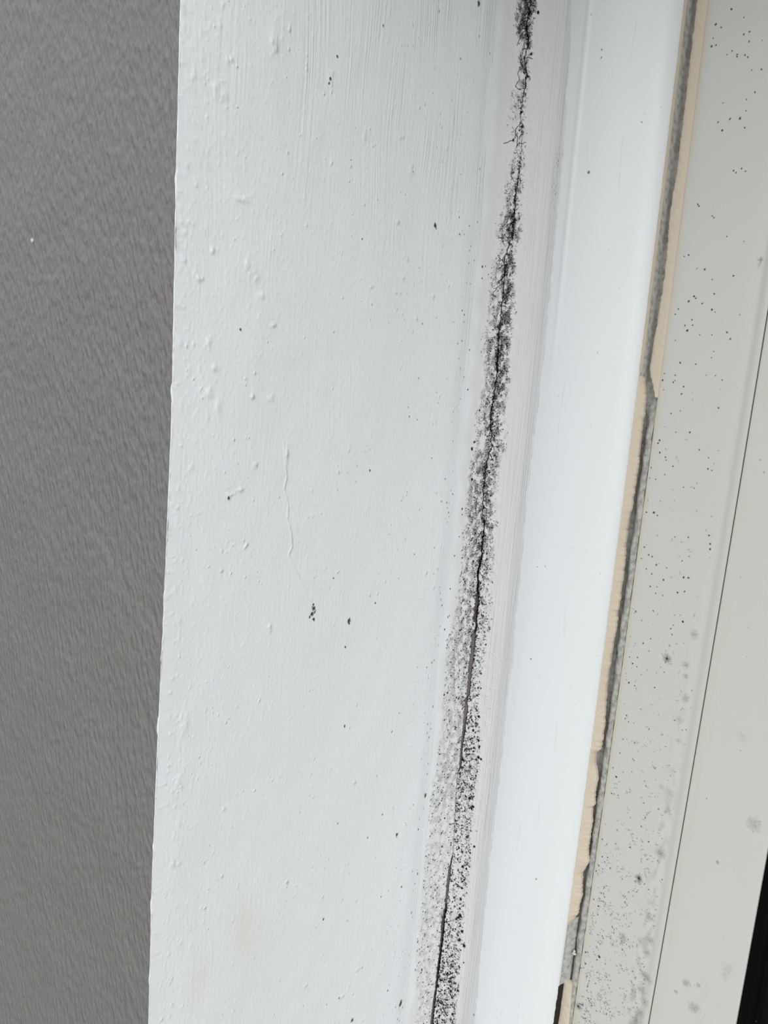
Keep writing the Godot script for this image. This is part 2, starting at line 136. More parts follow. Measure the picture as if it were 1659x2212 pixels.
func painted(cv: Canvas, part: int, parts: int, rough: float, spec := 0.5) -> StandardMaterial3D:
	var m := plain(Color.WHITE, rough, spec)
	m.albedo_texture = cv.colour_picture(part, parts)
	m.heightmap_enabled = true
	m.heightmap_texture = cv.relief_picture(part, parts)
	m.heightmap_scale = 0.1          # one unit of relief is a millimetre
	m.texture_repeat = false
	return m


func numbered(called: String) -> String:
	var n: int = used.get(called, 0)
	used[called] = n + 1
	return called if n == 0 else "%s_%03d" % [called, n]


func put(mesh: Mesh, called: String, mat: Material, parent: Node3D = null) -> MeshInstance3D:
	var o := MeshInstance3D.new()
	o.mesh = mesh
	if mat:
		o.material_override = mat
	if parent:
		o.name = called
		parent.add_child(o, true)
	else:
		o.name = numbered(called)
		add_child(o, true)
	return o


func tag(o: Node, label: String, category: String, kind := "", group := "") -> void:
	o.set_meta("label", label); o.set_meta("category", category)
	if kind: o.set_meta("kind", kind)
	if group: o.set_meta("group", group)


func structure(o: Node, label: String) -> void:
	o.set_meta("kind", "structure"); o.set_meta("label", label)


func box(called: String, a: Vector3, b: Vector3, mat: Material, parent: Node3D = null) -> MeshInstance3D:
	var m := BoxMesh.new()
	m.size = (b - a).abs()
	var o := put(m, called, mat, parent)
	o.position = (a + b) / 2.0
	return o


func look_up(table: Array, key: float, col: int, by := 0) -> float:   # tables run downwards
	if key >= table[0][by]: return table[0][col]
	for i in range(1, table.size()):
		if key >= table[i][by]:
			var t: float = (table[i - 1][by] - key) / maxf(1e-6, table[i - 1][by] - table[i][by])
			return lerpf(table[i - 1][col], table[i][col], t)
	return table[table.size() - 1][col]


func bow(y: float) -> float:           # the whole corner bows by about a millimetre
	return maxf(-1.5, 1.1 * (1.0 - pow((y - 1390.0) / 185.0, 2.0)))


func at(x: float, y: float, z: float) -> Vector3:
	var b := bow(y)
	return Vector3(x + 0.757 * b, y, z - 0.654 * b) * 0.001


func rows_of(fine: float, split := 0.0) -> PackedFloat32Array:
	var ys := PackedFloat32Array()
	var y := Y_END_TOP
	while y > Y_TOP + 1.0:
		ys.append(y); y -= 5.0
	y = Y_TOP
	while y > Y_LOW + fine * 0.5:
		ys.append(y); y -= fine
	ys.append(Y_LOW)
	y = Y_LOW - 7.0
	while y > Y_END_LOW:
		ys.append(y); y -= 7.0
	ys.append(Y_END_LOW)
	return ys


# a grid of points (rows downwards, columns to the right as one looks at it) as one smooth surface
func grid(mesh: ArrayMesh, pts: PackedVector3Array, uvs: PackedVector2Array, nr: int, nc: int, mat: Material) -> void:
	var normals := PackedVector3Array()
	normals.resize(nr * nc)
	var index := PackedInt32Array()
	index.resize((nr - 1) * (nc - 1) * 6)
	var k := 0
	for r in nr:
		var ra := maxi(r - 1, 0) * nc
		var rb := mini(r + 1, nr - 1) * nc
		for q in nc:
			var n := (pts[rb + q] - pts[ra + q]).cross(pts[r * nc + mini(q + 1, nc - 1)] - pts[r * nc + maxi(q - 1, 0)])
			normals[r * nc + q] = n.normalized() if n.length_squared() > 0.0 else Vector3.UP
			if r < nr - 1 and q < nc - 1:
				var a := r * nc + q
				index[k] = a; index[k + 1] = a + 1; index[k + 2] = a + nc + 1
				index[k + 3] = a; index[k + 4] = a + nc + 1; index[k + 5] = a + nc
				k += 6
	var arr := []
	arr.resize(Mesh.ARRAY_MAX)
	arr[Mesh.ARRAY_VERTEX] = pts; arr[Mesh.ARRAY_NORMAL] = normals; arr[Mesh.ARRAY_TEX_UV] = uvs; arr[Mesh.ARRAY_INDEX] = index
	mesh.add_surface_from_arrays(Mesh.PRIMITIVE_TRIANGLES, arr)
	mesh.surface_set_material(mesh.get_surface_count() - 1, mat)


# face(y) gives the visible profile of a vertical strip at height y as points (x, z, place across the canvas);
# hidden(y) the points behind it that close it. mats: one material for each stretch of the canvas, top to bottom.
func strip(ys: PackedFloat32Array, face: Callable, hidden: Callable, mats: Array, cv: Canvas) -> ArrayMesh:
	var mesh := ArrayMesh.new()
	var parts := mats.size()
	var tall := (Y_TOP - Y_LOW) / parts
	var backs := []
	for part in parts:
		var from := Y_END_TOP if part == 0 else Y_TOP - tall * part
		var to := Y_END_LOW if part == parts - 1 else Y_TOP - tall * (part + 1)
		var pts := PackedVector3Array(); var uvs := PackedVector2Array()
		var mine := PackedFloat32Array([from])
		for y in ys:
			if y < from - 0.01 and y > to + 0.01: mine.append(y)
		mine.append(to)
		var nc := 0
		for y in mine:
			var prof: PackedVector3Array = face.call(y)
			nc = prof.size()
			var v := (Y_TOP - tall * part - y) / tall
			if v < 0.0: v = -v
			if v > 1.0: v = 2.0 - v
			for p in prof:
				pts.append(at(p.x, y, p.y))
				uvs.append(Vector2((p.z - cv.x0) / (cv.x1 - cv.x0) if cv else 0.0, v))
		grid(mesh, pts, uvs, mine.size(), nc, mats[part])
	if hidden.is_valid():
		var h0: PackedVector2Array = hidden.call(Y_TOP)
		for s in h0.size() - 1:
			var pts := PackedVector3Array(); var uvs := PackedVector2Array()
			for y in ys:
				var hp: PackedVector2Array = hidden.call(y)
				pts.append(at(hp[s].x, y, hp[s].y)); pts.append(at(hp[s + 1].x, y, hp[s + 1].y))
				uvs.append(Vector2(0.5, 0.5)); uvs.append(Vector2(0.5, 0.5))
			grid(mesh, pts, uvs, ys.size(), 2, mats[0])
	return mesh


# ---------------------------------------------------------------- shape of the corner
func corner_z(y: float) -> float:
	return look_up([[1575, 2.8], [1519, 2.8], [1485, 3.0], [1439, 2.7], [1409, 3.2], [1361, 4.1], [1332, 4.4], [1293, 4.1], [1195, 4.1]], y, 1)


func groove_x(y: float) -> float:
	return clampf(75.0 + 2.3 * (y - 1253.7) / 222.0, 72.6, 80.0)


func trim_z(x: float, y: float) -> float:
	var z: float
	if x < 24.0:
		z = -121.0 + 1.5 * sin(clampf((x - 13.0) / 11.0, 0.0, 1.0) * PI / 2.0)
	else:
		var t := (x - 24.0) / 21.2
		z = -119.5 - 4.9 * t * t - 2.6 * pow(t, 11.0)
	var ridge := smoothstep(1440.0, 1500.0, y)
	return z + 0.4 * ridge * exp(-pow((x - 20.6) / 0.75, 2.0))


func dip(z: float) -> float:           # a shallow hollow where the brush stopped short of the sealant
	return -0.75 * smoothstep(-97.0, -104.0, z) * smoothstep(-121.0, -107.0, z)


func make_base() -> void:              # the hollow between reveal and trim that the sealant fills
	var pts := PackedVector2Array()
	for i in 60: pts.append(Vector2(dip(-75.0 - 0.5 * i), -75.0 - 0.5 * i))
	for i in 41:
		var t := i / 40.0
		pts.append(Vector2(dip(-105.0 - 16.0 * t), 0.0) + Vector2(0, -105) * (1 - t) * (1 - t) + Vector2(0, -120.5) * 2 * t * (1 - t) + Vector2(13, -121) * t * t)
	for i in range(1, 41): pts.append(Vector2(13.0 + 0.5 * i, trim_z(13.0 + 0.5 * i, 1300.0)))
	var s := 0.0
	base_p = pts
	base_s.append(0.0)
	for i in range(1, pts.size()):
		s += pts[i].distance_to(pts[i - 1])
		base_s.append(s)
	var mid := base_s[80]
	for i in base_s.size(): base_s[i] -= mid


func base_at(s: float, lift: float) -> Vector2:
	var i := clampi(base_s.bsearch(s), 1, base_s.size() - 1)
	var t := (s - base_s[i - 1]) / (base_s[i] - base_s[i - 1])
	var d := (base_p[i] - base_p[i - 1]).normalized()
	return base_p[i - 1].lerp(base_p[i], t) + Vector2(-d.y, d.x) * lift


func bead_left_s(y: float) -> float:
	return -14.6 + 1.3 * noise_b.get_noise_2d(7.0, y * 0.05) + 0.5 * noise_b.get_noise_2d(17.0, y * 0.3)


func bead_right_s(y: float) -> float:
	var x := look_up([[1575, 14.8], [1563, 14.9], [1538, 16.8], [1511, 18.0], [1471, 18.1], [1412, 17.4], [1366, 18.5], [1316, 18.7], [1281, 18.8], [1245, 20.0], [1195, 21.8]], y, 1)
	return 10.98 + x - 13.0 + 0.35 * noise_b.get_noise_2d(31.0, y * 0.12)


# ---------------------------------------------------------------- surfaces
func reveal_canvas() -> Canvas:
	var cv := Canvas.new(800, 2048, -8.0, 122.0, Y_TOP, Y_LOW)
	var white := Color(0.896, 0.912, 0.922)
	for j in cv.h:
		var y := cv.top - (j + 0.5) / cv.ky
		for i in cv.w:
			var x := cv.x0 + (i + 0.5) / cv.kx
			var brush := smoothstep(1440.0, 1545.0, y - 14.0 * sin(x * 0.05)) * smoothstep(4.0, 30.0, x) + 0.28 + 0.5 * smoothstep(96.0, 104.0, x)
			var wobble := 1.2 * noise_a.get_noise_2d(x * 0.03, y * 0.02)
			var strokes := noise_a.get_noise_2d((x + wobble) * 1.0, y * 0.018) + 0.55 * noise_b.get_noise_2d((x + wobble) * 2.6, y * 0.04)
			var lumps := noise_c.get_noise_2d(x * 0.75, y * 0.5)
			lumps = maxf(0.0, lumps - 0.22)
			var peel := noise_b.get_noise_2d(x * 1.3, y * 0.28)
			cv.z[j * cv.w + i] = 0.075 * brush * strokes * (0.6 + noise_c.get_noise_2d(x * 0.06, y * 0.025)) + 0.10 * lumps + 0.010 * peel
			var k := (j * cv.w + i) * 3
			var tone := 1.0 + 0.008 * strokes * brush + 0.006 * peel
			cv.c[k] = white.r * tone; cv.c[k + 1] = white.g * tone; cv.c[k + 2] = white.b * tone
	# stains: a weak brown tint with the grain of the brush marks
	for st in STAINS:
		for n in 90:
			var x: float = -st[0] + rng.randfn(0.0, st[2] * 0.42)
			cv.blob(x, st[1] + rng.randfn(0.0, st[3] * 0.42), rng.randf_range(0.7, 2.0), rng.randf_range(3.0, 7.0), 0.0, Color(0.87, 0.82, 0.74), 0.010, 0.8)
	# drops, hairs and grit under the paint
	for b in BUMPS:
		cv.bump(-b[0], b[1], b[2] * 0.7, b[3] * 0.7, 0.0, 0.26)
		for n in 3:
			cv.bump(-b[0] + rng.randfn() * b[2] * 0.5, b[1] + rng.randfn() * b[3] * 0.5, rng.randf_range(0.3, 0.7), rng.randf_range(0.3, 0.8), 0.0, rng.randf_range(0.05, 0.14))
	for n in 1700:
		var x := rng.randf_range(0.0, 112.0)
		var y := rng.randf_range(Y_LOW, Y_TOP)
		if noise_c.get_noise_2d(x * 0.05, y * 0.03) + rng.randf_range(-0.35, 0.35) < 0.12: continue
		var r := 0.16 + 0.26 * pow(rng.randf(), 3.0)
		cv.bump(x, y, r, r * rng.randf_range(0.8, 1.8), rng.randf_range(-0.6, 0.6), rng.randf_range(0.12, 0.36))
	for n in 420:                                       # the rough outer edge
		var x := -3.0 + absf(rng.randfn(0.0, 5.5))
		var y := rng.randf_range(Y_LOW, Y_TOP)
		var r := rng.randf_range(0.2, 0.6)
		cv.bump(x, y, r, r * rng.randf_range(0.8, 2.0), 0.0, rng.randf_range(0.04, 0.16))
	for n in 60:
		cv.bump(rng.randf_range(10.0, 100.0), rng.randf_range(Y_LOW, Y_TOP), rng.randf_range(0.2, 0.35), rng.randf_range(3.0, 14.0), rng.randf_range(-0.04, 0.04), rng.randf_range(0.02, 0.05))
	for i in RIDGE.size() - 1:                          # a run of paint that dried as a ridge
		for n in 6:
			var t := n / 6.0
			cv.bump(-lerpf(RIDGE[i][0], RIDGE[i + 1][0], t), lerpf(RIDGE[i][1], RIDGE[i + 1][1], t), 0.34, 0.6, 0.0, 0.13)
	cv.bump(38.0, 1400.0, 1.4, 3.6, 0.5, 0.12)
	var black := Color(0.10, 0.085, 0.07)
	for s in REVEAL_SPECKS:
		speck(cv, -s[0], s[1], s[2] * 0.62, black, 0.9)
	for s in BLOTS:
		if s[0] < -14.0: speck(cv, 117.43 + s[0], s[1], s[2] * 0.55, black, 0.92)
	for n in 110:
		var x := 62.0 + 44.0 * sqrt(rng.randf())
		speck(cv, x, rng.randf_range(Y_LOW, Y_TOP), rng.randf_range(0.08, 0.2), black, rng.randf_range(0.25, 0.7))
	for n in 70:                                        # the specks thin out from the sealant
		speck(cv, 103.5 - absf(rng.randfn(0.0, 4.0)), rng.randf_range(Y_LOW, 1500.0), rng.randf_range(0.12, 0.3), black, rng.randf_range(0.4, 0.9))
	return cv


func speck(cv: Canvas, x: float, y: float, r: float, col: Color, a: float) -> void:
	cv.blob(x, y, r, r * rng.randf_range(0.9, 1.5), rng.randf_range(-0.5, 0.5), col, a, 0.4, 0.45, noise_c)
	if r > 0.3:
		for n in 4:
			var t := rng.randf() * TAU
			var q := r * rng.randf_range(0.6, 2.2)
			var k := r * rng.randf_range(0.12, 0.4)
			cv.blob(x + cos(t) * q, y + sin(t) * q, k, k * rng.randf_range(0.7, 1.6), t, col, a * rng.randf_range(0.4, 0.9), 0.5)


func hair(cv: Canvas, x: float, y: float, long: float, r: float, col: Color, a: float) -> void:
	var t := rng.randf() * TAU
	for n in 3:
		var nx := x + cos(t) * long / 3.0
		var ny := y + sin(t) * long / 3.0
		cv.line(x, y, nx, ny, r, col, a)
		x = nx; y = ny
		t += rng.randfn(0.0, 0.8)


func crack_s(y: float) -> float:
	return look_up(CRACK, y, 0, 1) + (0.22 * noise_b.get_noise_2d(3.0, y * 0.55) + 0.16 * noise_a.get_noise_2d(3.0, y * 1.5)) * lerpf(0.35, 1.0, smoothstep(1360.0, 1400.0, y))


func crack_w(y: float) -> float:
	var w := look_up(CRACK, y, 2, 1)
	w = lerpf(0.04, w, smoothstep(0.2, 0.3, w))
	return w * lerpf(1.0, 0.36, smoothstep(1380.0, 1410.0, y)) * (1.0 + 0.35 * noise_b.get_noise_2d(9.0, y * 0.8))


func bead_canvas() -> Canvas:
	var cv := Canvas.new(400, 3072, -16.5, 20.5, Y_TOP, Y_LOW)
	var body := Color(0.862, 0.862, 0.868)
	var white := Color(0.896, 0.912, 0.922)
	var rim_white := Color(0.900, 0.912, 0.918)
	var black := Color(0.035, 0.025, 0.02)
	var grey := Color(0.40, 0.385, 0.385)
	var soot := Color(0.10, 0.088, 0.08)
	var mid := PackedFloat32Array()
	for j in cv.h:
		var y := cv.top - (j + 0.5) / cv.ky
		var sc := crack_s(y)
		mid.append(sc)
		var rim_s := bead_right_s(y)
		var el := look_up(MOULD, y, 1); var er := look_up(MOULD, y, 3)
		var ml := look_up(MOULD, y, 5); var mr := look_up(MOULD, y, 6)
		var lower := 1.0 - smoothstep(1340.0, 1420.0, y)
		for i in cv.w:
			var x := cv.x0 + (i + 0.5) / cv.kx
			var k := j * cv.w + i
			var strokes := noise_a.get_noise_2d(x * 1.5, y * 0.02) + 0.6 * noise_b.get_noise_2d(x * 3.4, y * 0.035)
			var brushed := smoothstep(3.0, 6.0, x) + 0.5 * smoothstep(-9.0, -13.0, x)
			var crumb := noise_c.get_noise_2d(x * 0.9, y * 0.7)
			var fine := noise_b.get_noise_2d(x * 3.2, y * 2.4)
			var near := 1.0 - smoothstep(0.0, 9.0, absf(x - sc))
			cv.z[k] = 0.06 * brushed * strokes + near * (0.10 * crumb + 0.05 * fine)
			var tone := 1.0 + 0.012 * strokes * brushed + 0.02 * crumb * near
			var here := body.lerp(rim_white, smoothstep(-1.6, 0.0, x - rim_s + 0.8 * noise_c.get_noise_2d(x, y * 0.3))).lerp(white, smoothstep(-8.0, -12.0, x + 1.5 * noise_c.get_noise_2d(3.0, y * 0.08)))
			cv.c[k * 3] = here.r * tone; cv.c[k * 3 + 1] = here.g * tone; cv.c[k * 3 + 2] = here.b * tone
			var d := x - sc
			var far := (-d / maxf(el, 0.5)) if d < 0.0 else d / maxf(er, 0.5)
			if far < 1.25:
				var much := (ml if d < 0.0 else mr) * (1.0 - smoothstep(0.55, 1.25, far))
				var patch := smoothstep(-0.8 * much, 0.5, noise_c.get_noise_2d(x * 0.42, y * 0.22) + 0.25 * noise_a.get_noise_2d(x * 1.1, y * 0.7) + 0.14 * fine)
				var grain := smoothstep(-0.5, 0.6, fine + 0.6 * noise_a.get_noise_2d(x * 5.0, y * 4.0))
				cv.mix(k, soot.lerp(grey, lower), clampf(much * patch * lerpf(0.30 + 0.75 * grain, 0.22 + 0.30 * grain, lower), 0.0, 0.92))
	# threads and spots of mould, as thick as the table says
	var y := Y_TOP
	while y > Y_LOW:
		var sc := crack_s(y)
		var el := look_up(MOULD, y, 1); var dl := look_up(MOULD, y, 2)
		var er := look_up(MOULD, y, 3); var dr := look_up(MOULD, y, 4)
		var lower := 1.0 - smoothstep(1330.0, 1400.0, y)
		for side in 2:
			var reach := el if side == 0 else er
			var much := dl if side == 0 else dr
			var dir := -1.0 if side == 0 else 1.0
			var want := reach * much * 0.5
			var hairs := int(want * lerpf(8.5, 3.2, lower) + rng.randf())
			for n in hairs:
				var u := rng.randf() ** lerpf(1.9 if side == 0 else 1.5, 0.9, lower)
				var x := sc + dir * reach * u * 1.05
				var yy := y - rng.randf() * 0.5
				if noise_c.get_noise_2d(x * 0.4, yy * 0.25) + rng.randf_range(-0.3, 0.3) < -0.12: continue
				hair(cv, x, yy, rng.randf_range(0.3, 1.0), rng.randf_range(0.015, 0.06), black, rng.randf_range(0.35, 0.95) * (1.1 - 0.5 * u) * (1.0 if side == 1 else lerpf(1.0, 0.45, lower)))
			for n in int(want * 1.5 * look_up(MOULD, y, 5 + side) * (1.0 if side == 1 else 0.7) * (1.0 - lower) + rng.randf()):      # black hearts of the clumps
				var x := sc + dir * reach * 0.8 * rng.randf()
				var yy := y - rng.randf() * 0.5
				if noise_c.get_noise_2d(x * 0.42, yy * 0.22) + rng.randf_range(-0.2, 0.2) < 0.12: continue
				speck(cv, x, yy, 0.06 + 0.16 * rng.randf(), black, 0.97)
			var spots := int(want * lerpf(0.9, 2.6 if side == 1 else 0.8, lower) + rng.randf())
			for n in spots:
				var u := rng.randf() ** lerpf(1.6, 1.0, lower)
				var x := sc + dir * (0.25 + reach * u * lerpf(1.25, 1.0, lower))
				var yy := y - rng.randf() * 0.5
				if noise_c.get_noise_2d(x * 0.5 + 40.0, yy * 0.35) + rng.randf_range(-0.4, 0.4) < -0.1: continue
				var r := 0.09 + 0.24 * pow(rng.randf(), 2.0) * (1.0 if side == 1 else 0.8)
				speck(cv, x, yy, r * lerpf(1.0 - 0.4 * u, 1.0, lower), black, rng.randf_range(0.5, 0.95) * lerpf(1.0 - 0.5 * u, 1.0, lower))
				if rng.randf() < 0.35: hair(cv, x, yy, r * 3.0, 0.05, black, 0.7)
		y -= 0.5
	for b in BLOTS:
		if b[0] >= -16.0 and b[2] > 0.05: speck(cv, b[0], b[1], b[2] * 0.5, black, 0.97)
	for b in BRANCHES:
		for i in b.size() - 1:
			var pa := Vector2(b[i][0], b[i][1]); var pb := Vector2(b[i + 1][0], b[i + 1][1])
			var pm := (pa + pb) / 2.0 + Vector2(rng.randfn(), rng.randfn()) * 0.2
			cv.line(pa.x, pa.y, pm.x, pm.y, 0.07, black, 0.9); cv.line(pm.x, pm.y, pb.x, pb.y, 0.07, black, 0.9)
	for i in CRACK.size():                              # black threads along and across the crack
		if CRACK[i][1] < 1250.0: continue
		if rng.randf() < 0.75:
			var d := 1.0 if rng.randf() < 0.55 else -1.0
			var p := Vector2(CRACK[i][0], CRACK[i][1])
			var t := rng.randf_range(-0.9, 0.4)
			for n in 3:
				var q := p + Vector2(cos(t) * d, sin(t)) * rng.randf_range(0.4, 0.9)
				cv.line(p.x, p.y, q.x, q.y, 0.09, black, 0.85)
				p = q
				t -= rng.randf_range(0.2, 0.9)
	for j in cv.h:                                      # the dirty rim of the crack itself
		var yy := cv.top - (j + 0.5) / cv.ky
		var half := crack_w(yy) * 0.5
		var rim := 0.02
		var shut := smoothstep(0.05, 0.12, half * 2.0)
		for i in range(maxi(0, int((mid[j] - half - 0.5 - cv.x0) * cv.kx)), mini(cv.w - 1, int((mid[j] + half + 0.5 - cv.x0) * cv.kx) + 1)):
			var d := absf(cv.x0 + (i + 0.5) / cv.kx - mid[j]) - half
			cv.mix(j * cv.w + i, black, 0.93 * shut * clampf((rim + 0.1 - d) / 0.16, 0.0, 1.0))
			cv.z[j * cv.w + i] -= 0.12 * clampf((0.4 - d) / 0.4, 0.0, 1.0)
	# grey dirt lines in the brush marks, and white crumbs low on the right
	for n in 70:
		var x := rng.randf_range(5.0, 15.0)
		var yy := rng.randf_range(1290.0, 1440.0)
		cv.line(x, yy, x + rng.randf_range(-0.2, 0.2), yy - rng.randf_range(3.0, 12.0), 0.04, grey, rng.randf_range(0.05, 0.22))
	for n in 40:
		var x := rng.randf_range(12.0, 16.0)
		cv.line(x, rng.randf_range(1490.0, 1570.0), x, rng.randf_range(1490.0, 1570.0) - 3.0, 0.06, Color(0.62, 0.57, 0.56), 0.06)
	for n in 60:
		speck(cv, rng.randfn(13.0, 0.7), rng.randfn(1515.0, 5.0), rng.randf_range(0.06, 0.14), grey, 0.5)
	for n in 700:
		var yy := rng.randf_range(1200.0, 1362.0)
		var x := crack_s(yy) + rng.randf_range(5.0, 12.0)
		var r := rng.randf_range(0.12, 0.4)
		cv.bump(x, yy, r, r * rng.randf_range(0.7, 1.4), rng.randf() * 3.0, rng.randf_range(0.05, 0.16))
		cv.blob(x, yy, r * 0.8, r * 0.8, 0.0, Color(0.90, 0.905, 0.912), 0.3, 0.5, 0.3, noise_c)
	return cv


func frame_canvas() -> Canvas:
	var cv := Canvas.new(224, 3072, 48.0, 81.0, Y_TOP, Y_LOW)
	var body := Color(0.815, 0.813, 0.792)
	var black := Color(0.12, 0.11, 0.095)
	var grey := Color(0.40, 0.395, 0.36)
	for j in cv.h:
		var y := cv.top - (j + 0.5) / cv.ky
		for i in cv.w:
			var x := cv.x0 + (i + 0.5) / cv.kx
			var k := j * cv.w + i
			var fine := noise_b.get_noise_2d(x * 2.6, y * 2.2)
			var tone := 1.0 + 0.008 * fine
			cv.c[k * 3] = body.r * tone; cv.c[k * 3 + 1] = body.g * tone; cv.c[k * 3 + 2] = body.b * tone
			cv.z[k] = 0.003 * fine
			# cream residue of the old sealant on the edge of the frame
			var edge := 51.2 + 0.25 * noise_a.get_noise_2d(5.0, y * 0.4) + 0.4 * noise_b.get_noise_2d(8.0, y * 0.05)
			cv.mix(k, Color(0.83, 0.79, 0.69), 0.55 * (1.0 - smoothstep(edge - 0.25, edge + 0.35, x)))
			# grey bloom of mould that has grown along the lip, in patches
			var lip := groove_x(y) - 4.6
			var patch := noise_c.get_noise_2d(x * 0.35, y * 0.16) + 0.5 * fine
			var low := 1.0 - smoothstep(1250.0, 1420.0, y)
			var bloom := low * exp(-pow((x - lip + 0.8) / 1.9, 2.0)) * smoothstep(0.05, 0.6, patch)
			var dense := (1.0 - smoothstep(1205.0, 1272.0, y)) * smoothstep(-0.5, 0.45, patch) * exp(-pow((x - lip - 1.2) / 2.4, 2.0))
			cv.mix(k, grey.lerp(Color(0.44, 0.39, 0.31), 0.6 * dense), clampf(0.22 * bloom + 0.85 * dense, 0.0, 0.8) * (1.0 - smoothstep(lip + 2.0, lip + 2.4, x + 0.5 * fine)))
	for s in FRAME_DOTS:
		speck(cv, s[0], s[1], s[2] * 0.52, black, 0.96)
	for n in 9000:
		var yy := rng.randf_range(Y_LOW, 1460.0)
		var low := 1.0 - smoothstep(1230.0, 1440.0, yy)
		if rng.randf() > 0.05 + low * low: continue
		var x := rng.randf_range(51.5, groove_x(yy) - 3.5)
		if noise_c.get_noise_2d(x * 0.2, yy * 0.12) + rng.randf_range(-0.35, 0.35) < 0.0: continue
		var r := 0.05 + 0.14 * pow(rng.randf(), 2.5)
		speck(cv, x, yy, r, black.lerp(grey, 0.2 + rng.randf() * 0.8), rng.randf_range(0.35, 0.85))
		if rng.randf() < 0.2: hair(cv, x, yy, 0.8, 0.05, grey, 0.5)
	for n in 420:                                       # thick growth at the bottom corner
		var yy := Y_LOW + absf(rng.randfn(0.0, 32.0))
		speck(cv, 51.4 + absf(rng.randfn(0.0, 2.4)) + rng.randf_range(0.0, 3.0), yy, rng.randf_range(0.07, 0.22), black.lerp(grey, rng.randf() * 0.7), rng.randf_range(0.5, 0.9))
	for s in FRAME_SMUDGES:
		if s[0] < groove_x(s[1]): smudge(cv, s[0], s[1], s[2], s[3], black, grey)
	return cv


func smudge(cv: Canvas, x: float, y: float, r: float, a: float, black: Color, grey: Color) -> void:
	cv.blob(x, y, r * 0.55, r * 0.65, rng.randf(), grey, a * 0.42, 0.6, 0.5, noise_c)
	for n in int(22 + 16 * r):
		var q := r * rng.randf() * 0.9
		var t := rng.randf() * TAU
		var xx := x + cos(t) * q
		var yy := y + sin(t) * q * 1.15
		cv.line(xx, yy, xx + cos(t + rng.randfn(0.0, 0.5)) * r * 0.2, yy + sin(t + rng.randfn(0.0, 0.5)) * r * 0.2, rng.randf_range(0.02, 0.10), grey, a * rng.randf_range(0.2, 0.7))
	if a > 0.6: speck(cv, x, y, 0.34, black, 0.9)


func sash_canvas() -> Canvas:
	var cv := Canvas.new(192, 2048, 73.0, 102.0, Y_TOP, Y_LOW)
	var body := Color(0.822, 0.816, 0.798)
	var black := Color(0.18, 0.17, 0.15)
	var grey := Color(0.45, 0.44, 0.40)
	for j in cv.h:
		var y := cv.top - (j + 0.5) / cv.ky
		for i in cv.w:
			var x := cv.x0 + (i + 0.5) / cv.kx
			var k := j * cv.w + i
			var fine := noise_b.get_noise_2d(x * 2.6, y * 2.2)
			var tone := 1.0 + 0.007 * fine
			cv.c[k * 3] = body.r * tone; cv.c[k * 3 + 1] = body.g * tone; cv.c[k * 3 + 2] = body.b * tone
			cv.z[k] = 0.003 * fine
			var stain := groove_x(y) + 3.4 + 0.7 * noise_a.get_noise_2d(2.0, y * 0.06)
			cv.mix(k, Color(0.82, 0.785, 0.69), 0.20 * (1.0 - smoothstep(stain - 0.5, stain + 0.3, x)) * smoothstep(-0.7, 0.3, noise_c.get_noise_2d(x * 0.3, y * 0.04) + 0.4 * fine))
	for s in FRAME_SMUDGES:
		if s[0] > groove_x(s[1]): smudge(cv, s[0], s[1], s[2], minf(0.6, s[3] * 1.35), black, grey)
	for n in 40:
		speck(cv, rng.randf_range(78.0, 99.0), rng.randf_range(Y_LOW, Y_TOP), rng.randf_range(0.07, 0.18), grey, rng.randf_range(0.4, 0.8))
	for n in 26:                                        # a rubbed smear
		var x := rng.randfn(91.0, 1.8)
		var yy := rng.randfn(1268.0, 7.0)
		cv.line(x, yy, x - 0.8, yy - rng.randf_range(2.0, 6.0), 0.12, grey, 0.05)
	return cv


func trim_canvas() -> Canvas:
	var cv := Canvas.new(224, 2048, 8.0, 48.0, Y_TOP, Y_LOW)
	var body := Color(0.915, 0.930, 0.935)
	var grey := Color(0.34, 0.33, 0.32)
	for j in cv.h:
		var y := cv.top - (j + 0.5) / cv.ky
		for i in cv.w:
			var x := cv.x0 + (i + 0.5) / cv.kx
			var k := j * cv.w + i
			var fine := noise_b.get_noise_2d(x * 1.6, y * 1.6)
			cv.c[k * 3] = body.r; cv.c[k * 3 + 1] = body.g; cv.c[k * 3 + 2] = body.b
			cv.z[k] = 0.0022 * fine
	for s in TRIM_SPECKS:
		speck(cv, s[0], s[1], s[2] * 0.6, grey, 0.85)
	for n in 130:
		speck(cv, rng.randf_range(16.0, 45.0), rng.randf_range(Y_LOW, Y_TOP), rng.randf_range(0.05, 0.12), grey, rng.randf_range(0.15, 0.5))
	for n in 14:
		var x := rng.randf_range(18.0, 36.0)
		var yy := rng.randf_range(Y_LOW, Y_TOP)
		cv.line(x, yy, x + rng.randf_range(-0.6, 0.9), yy - rng.randf_range(2.0, 22.0), 0.02, grey, 0.22)
	return cv


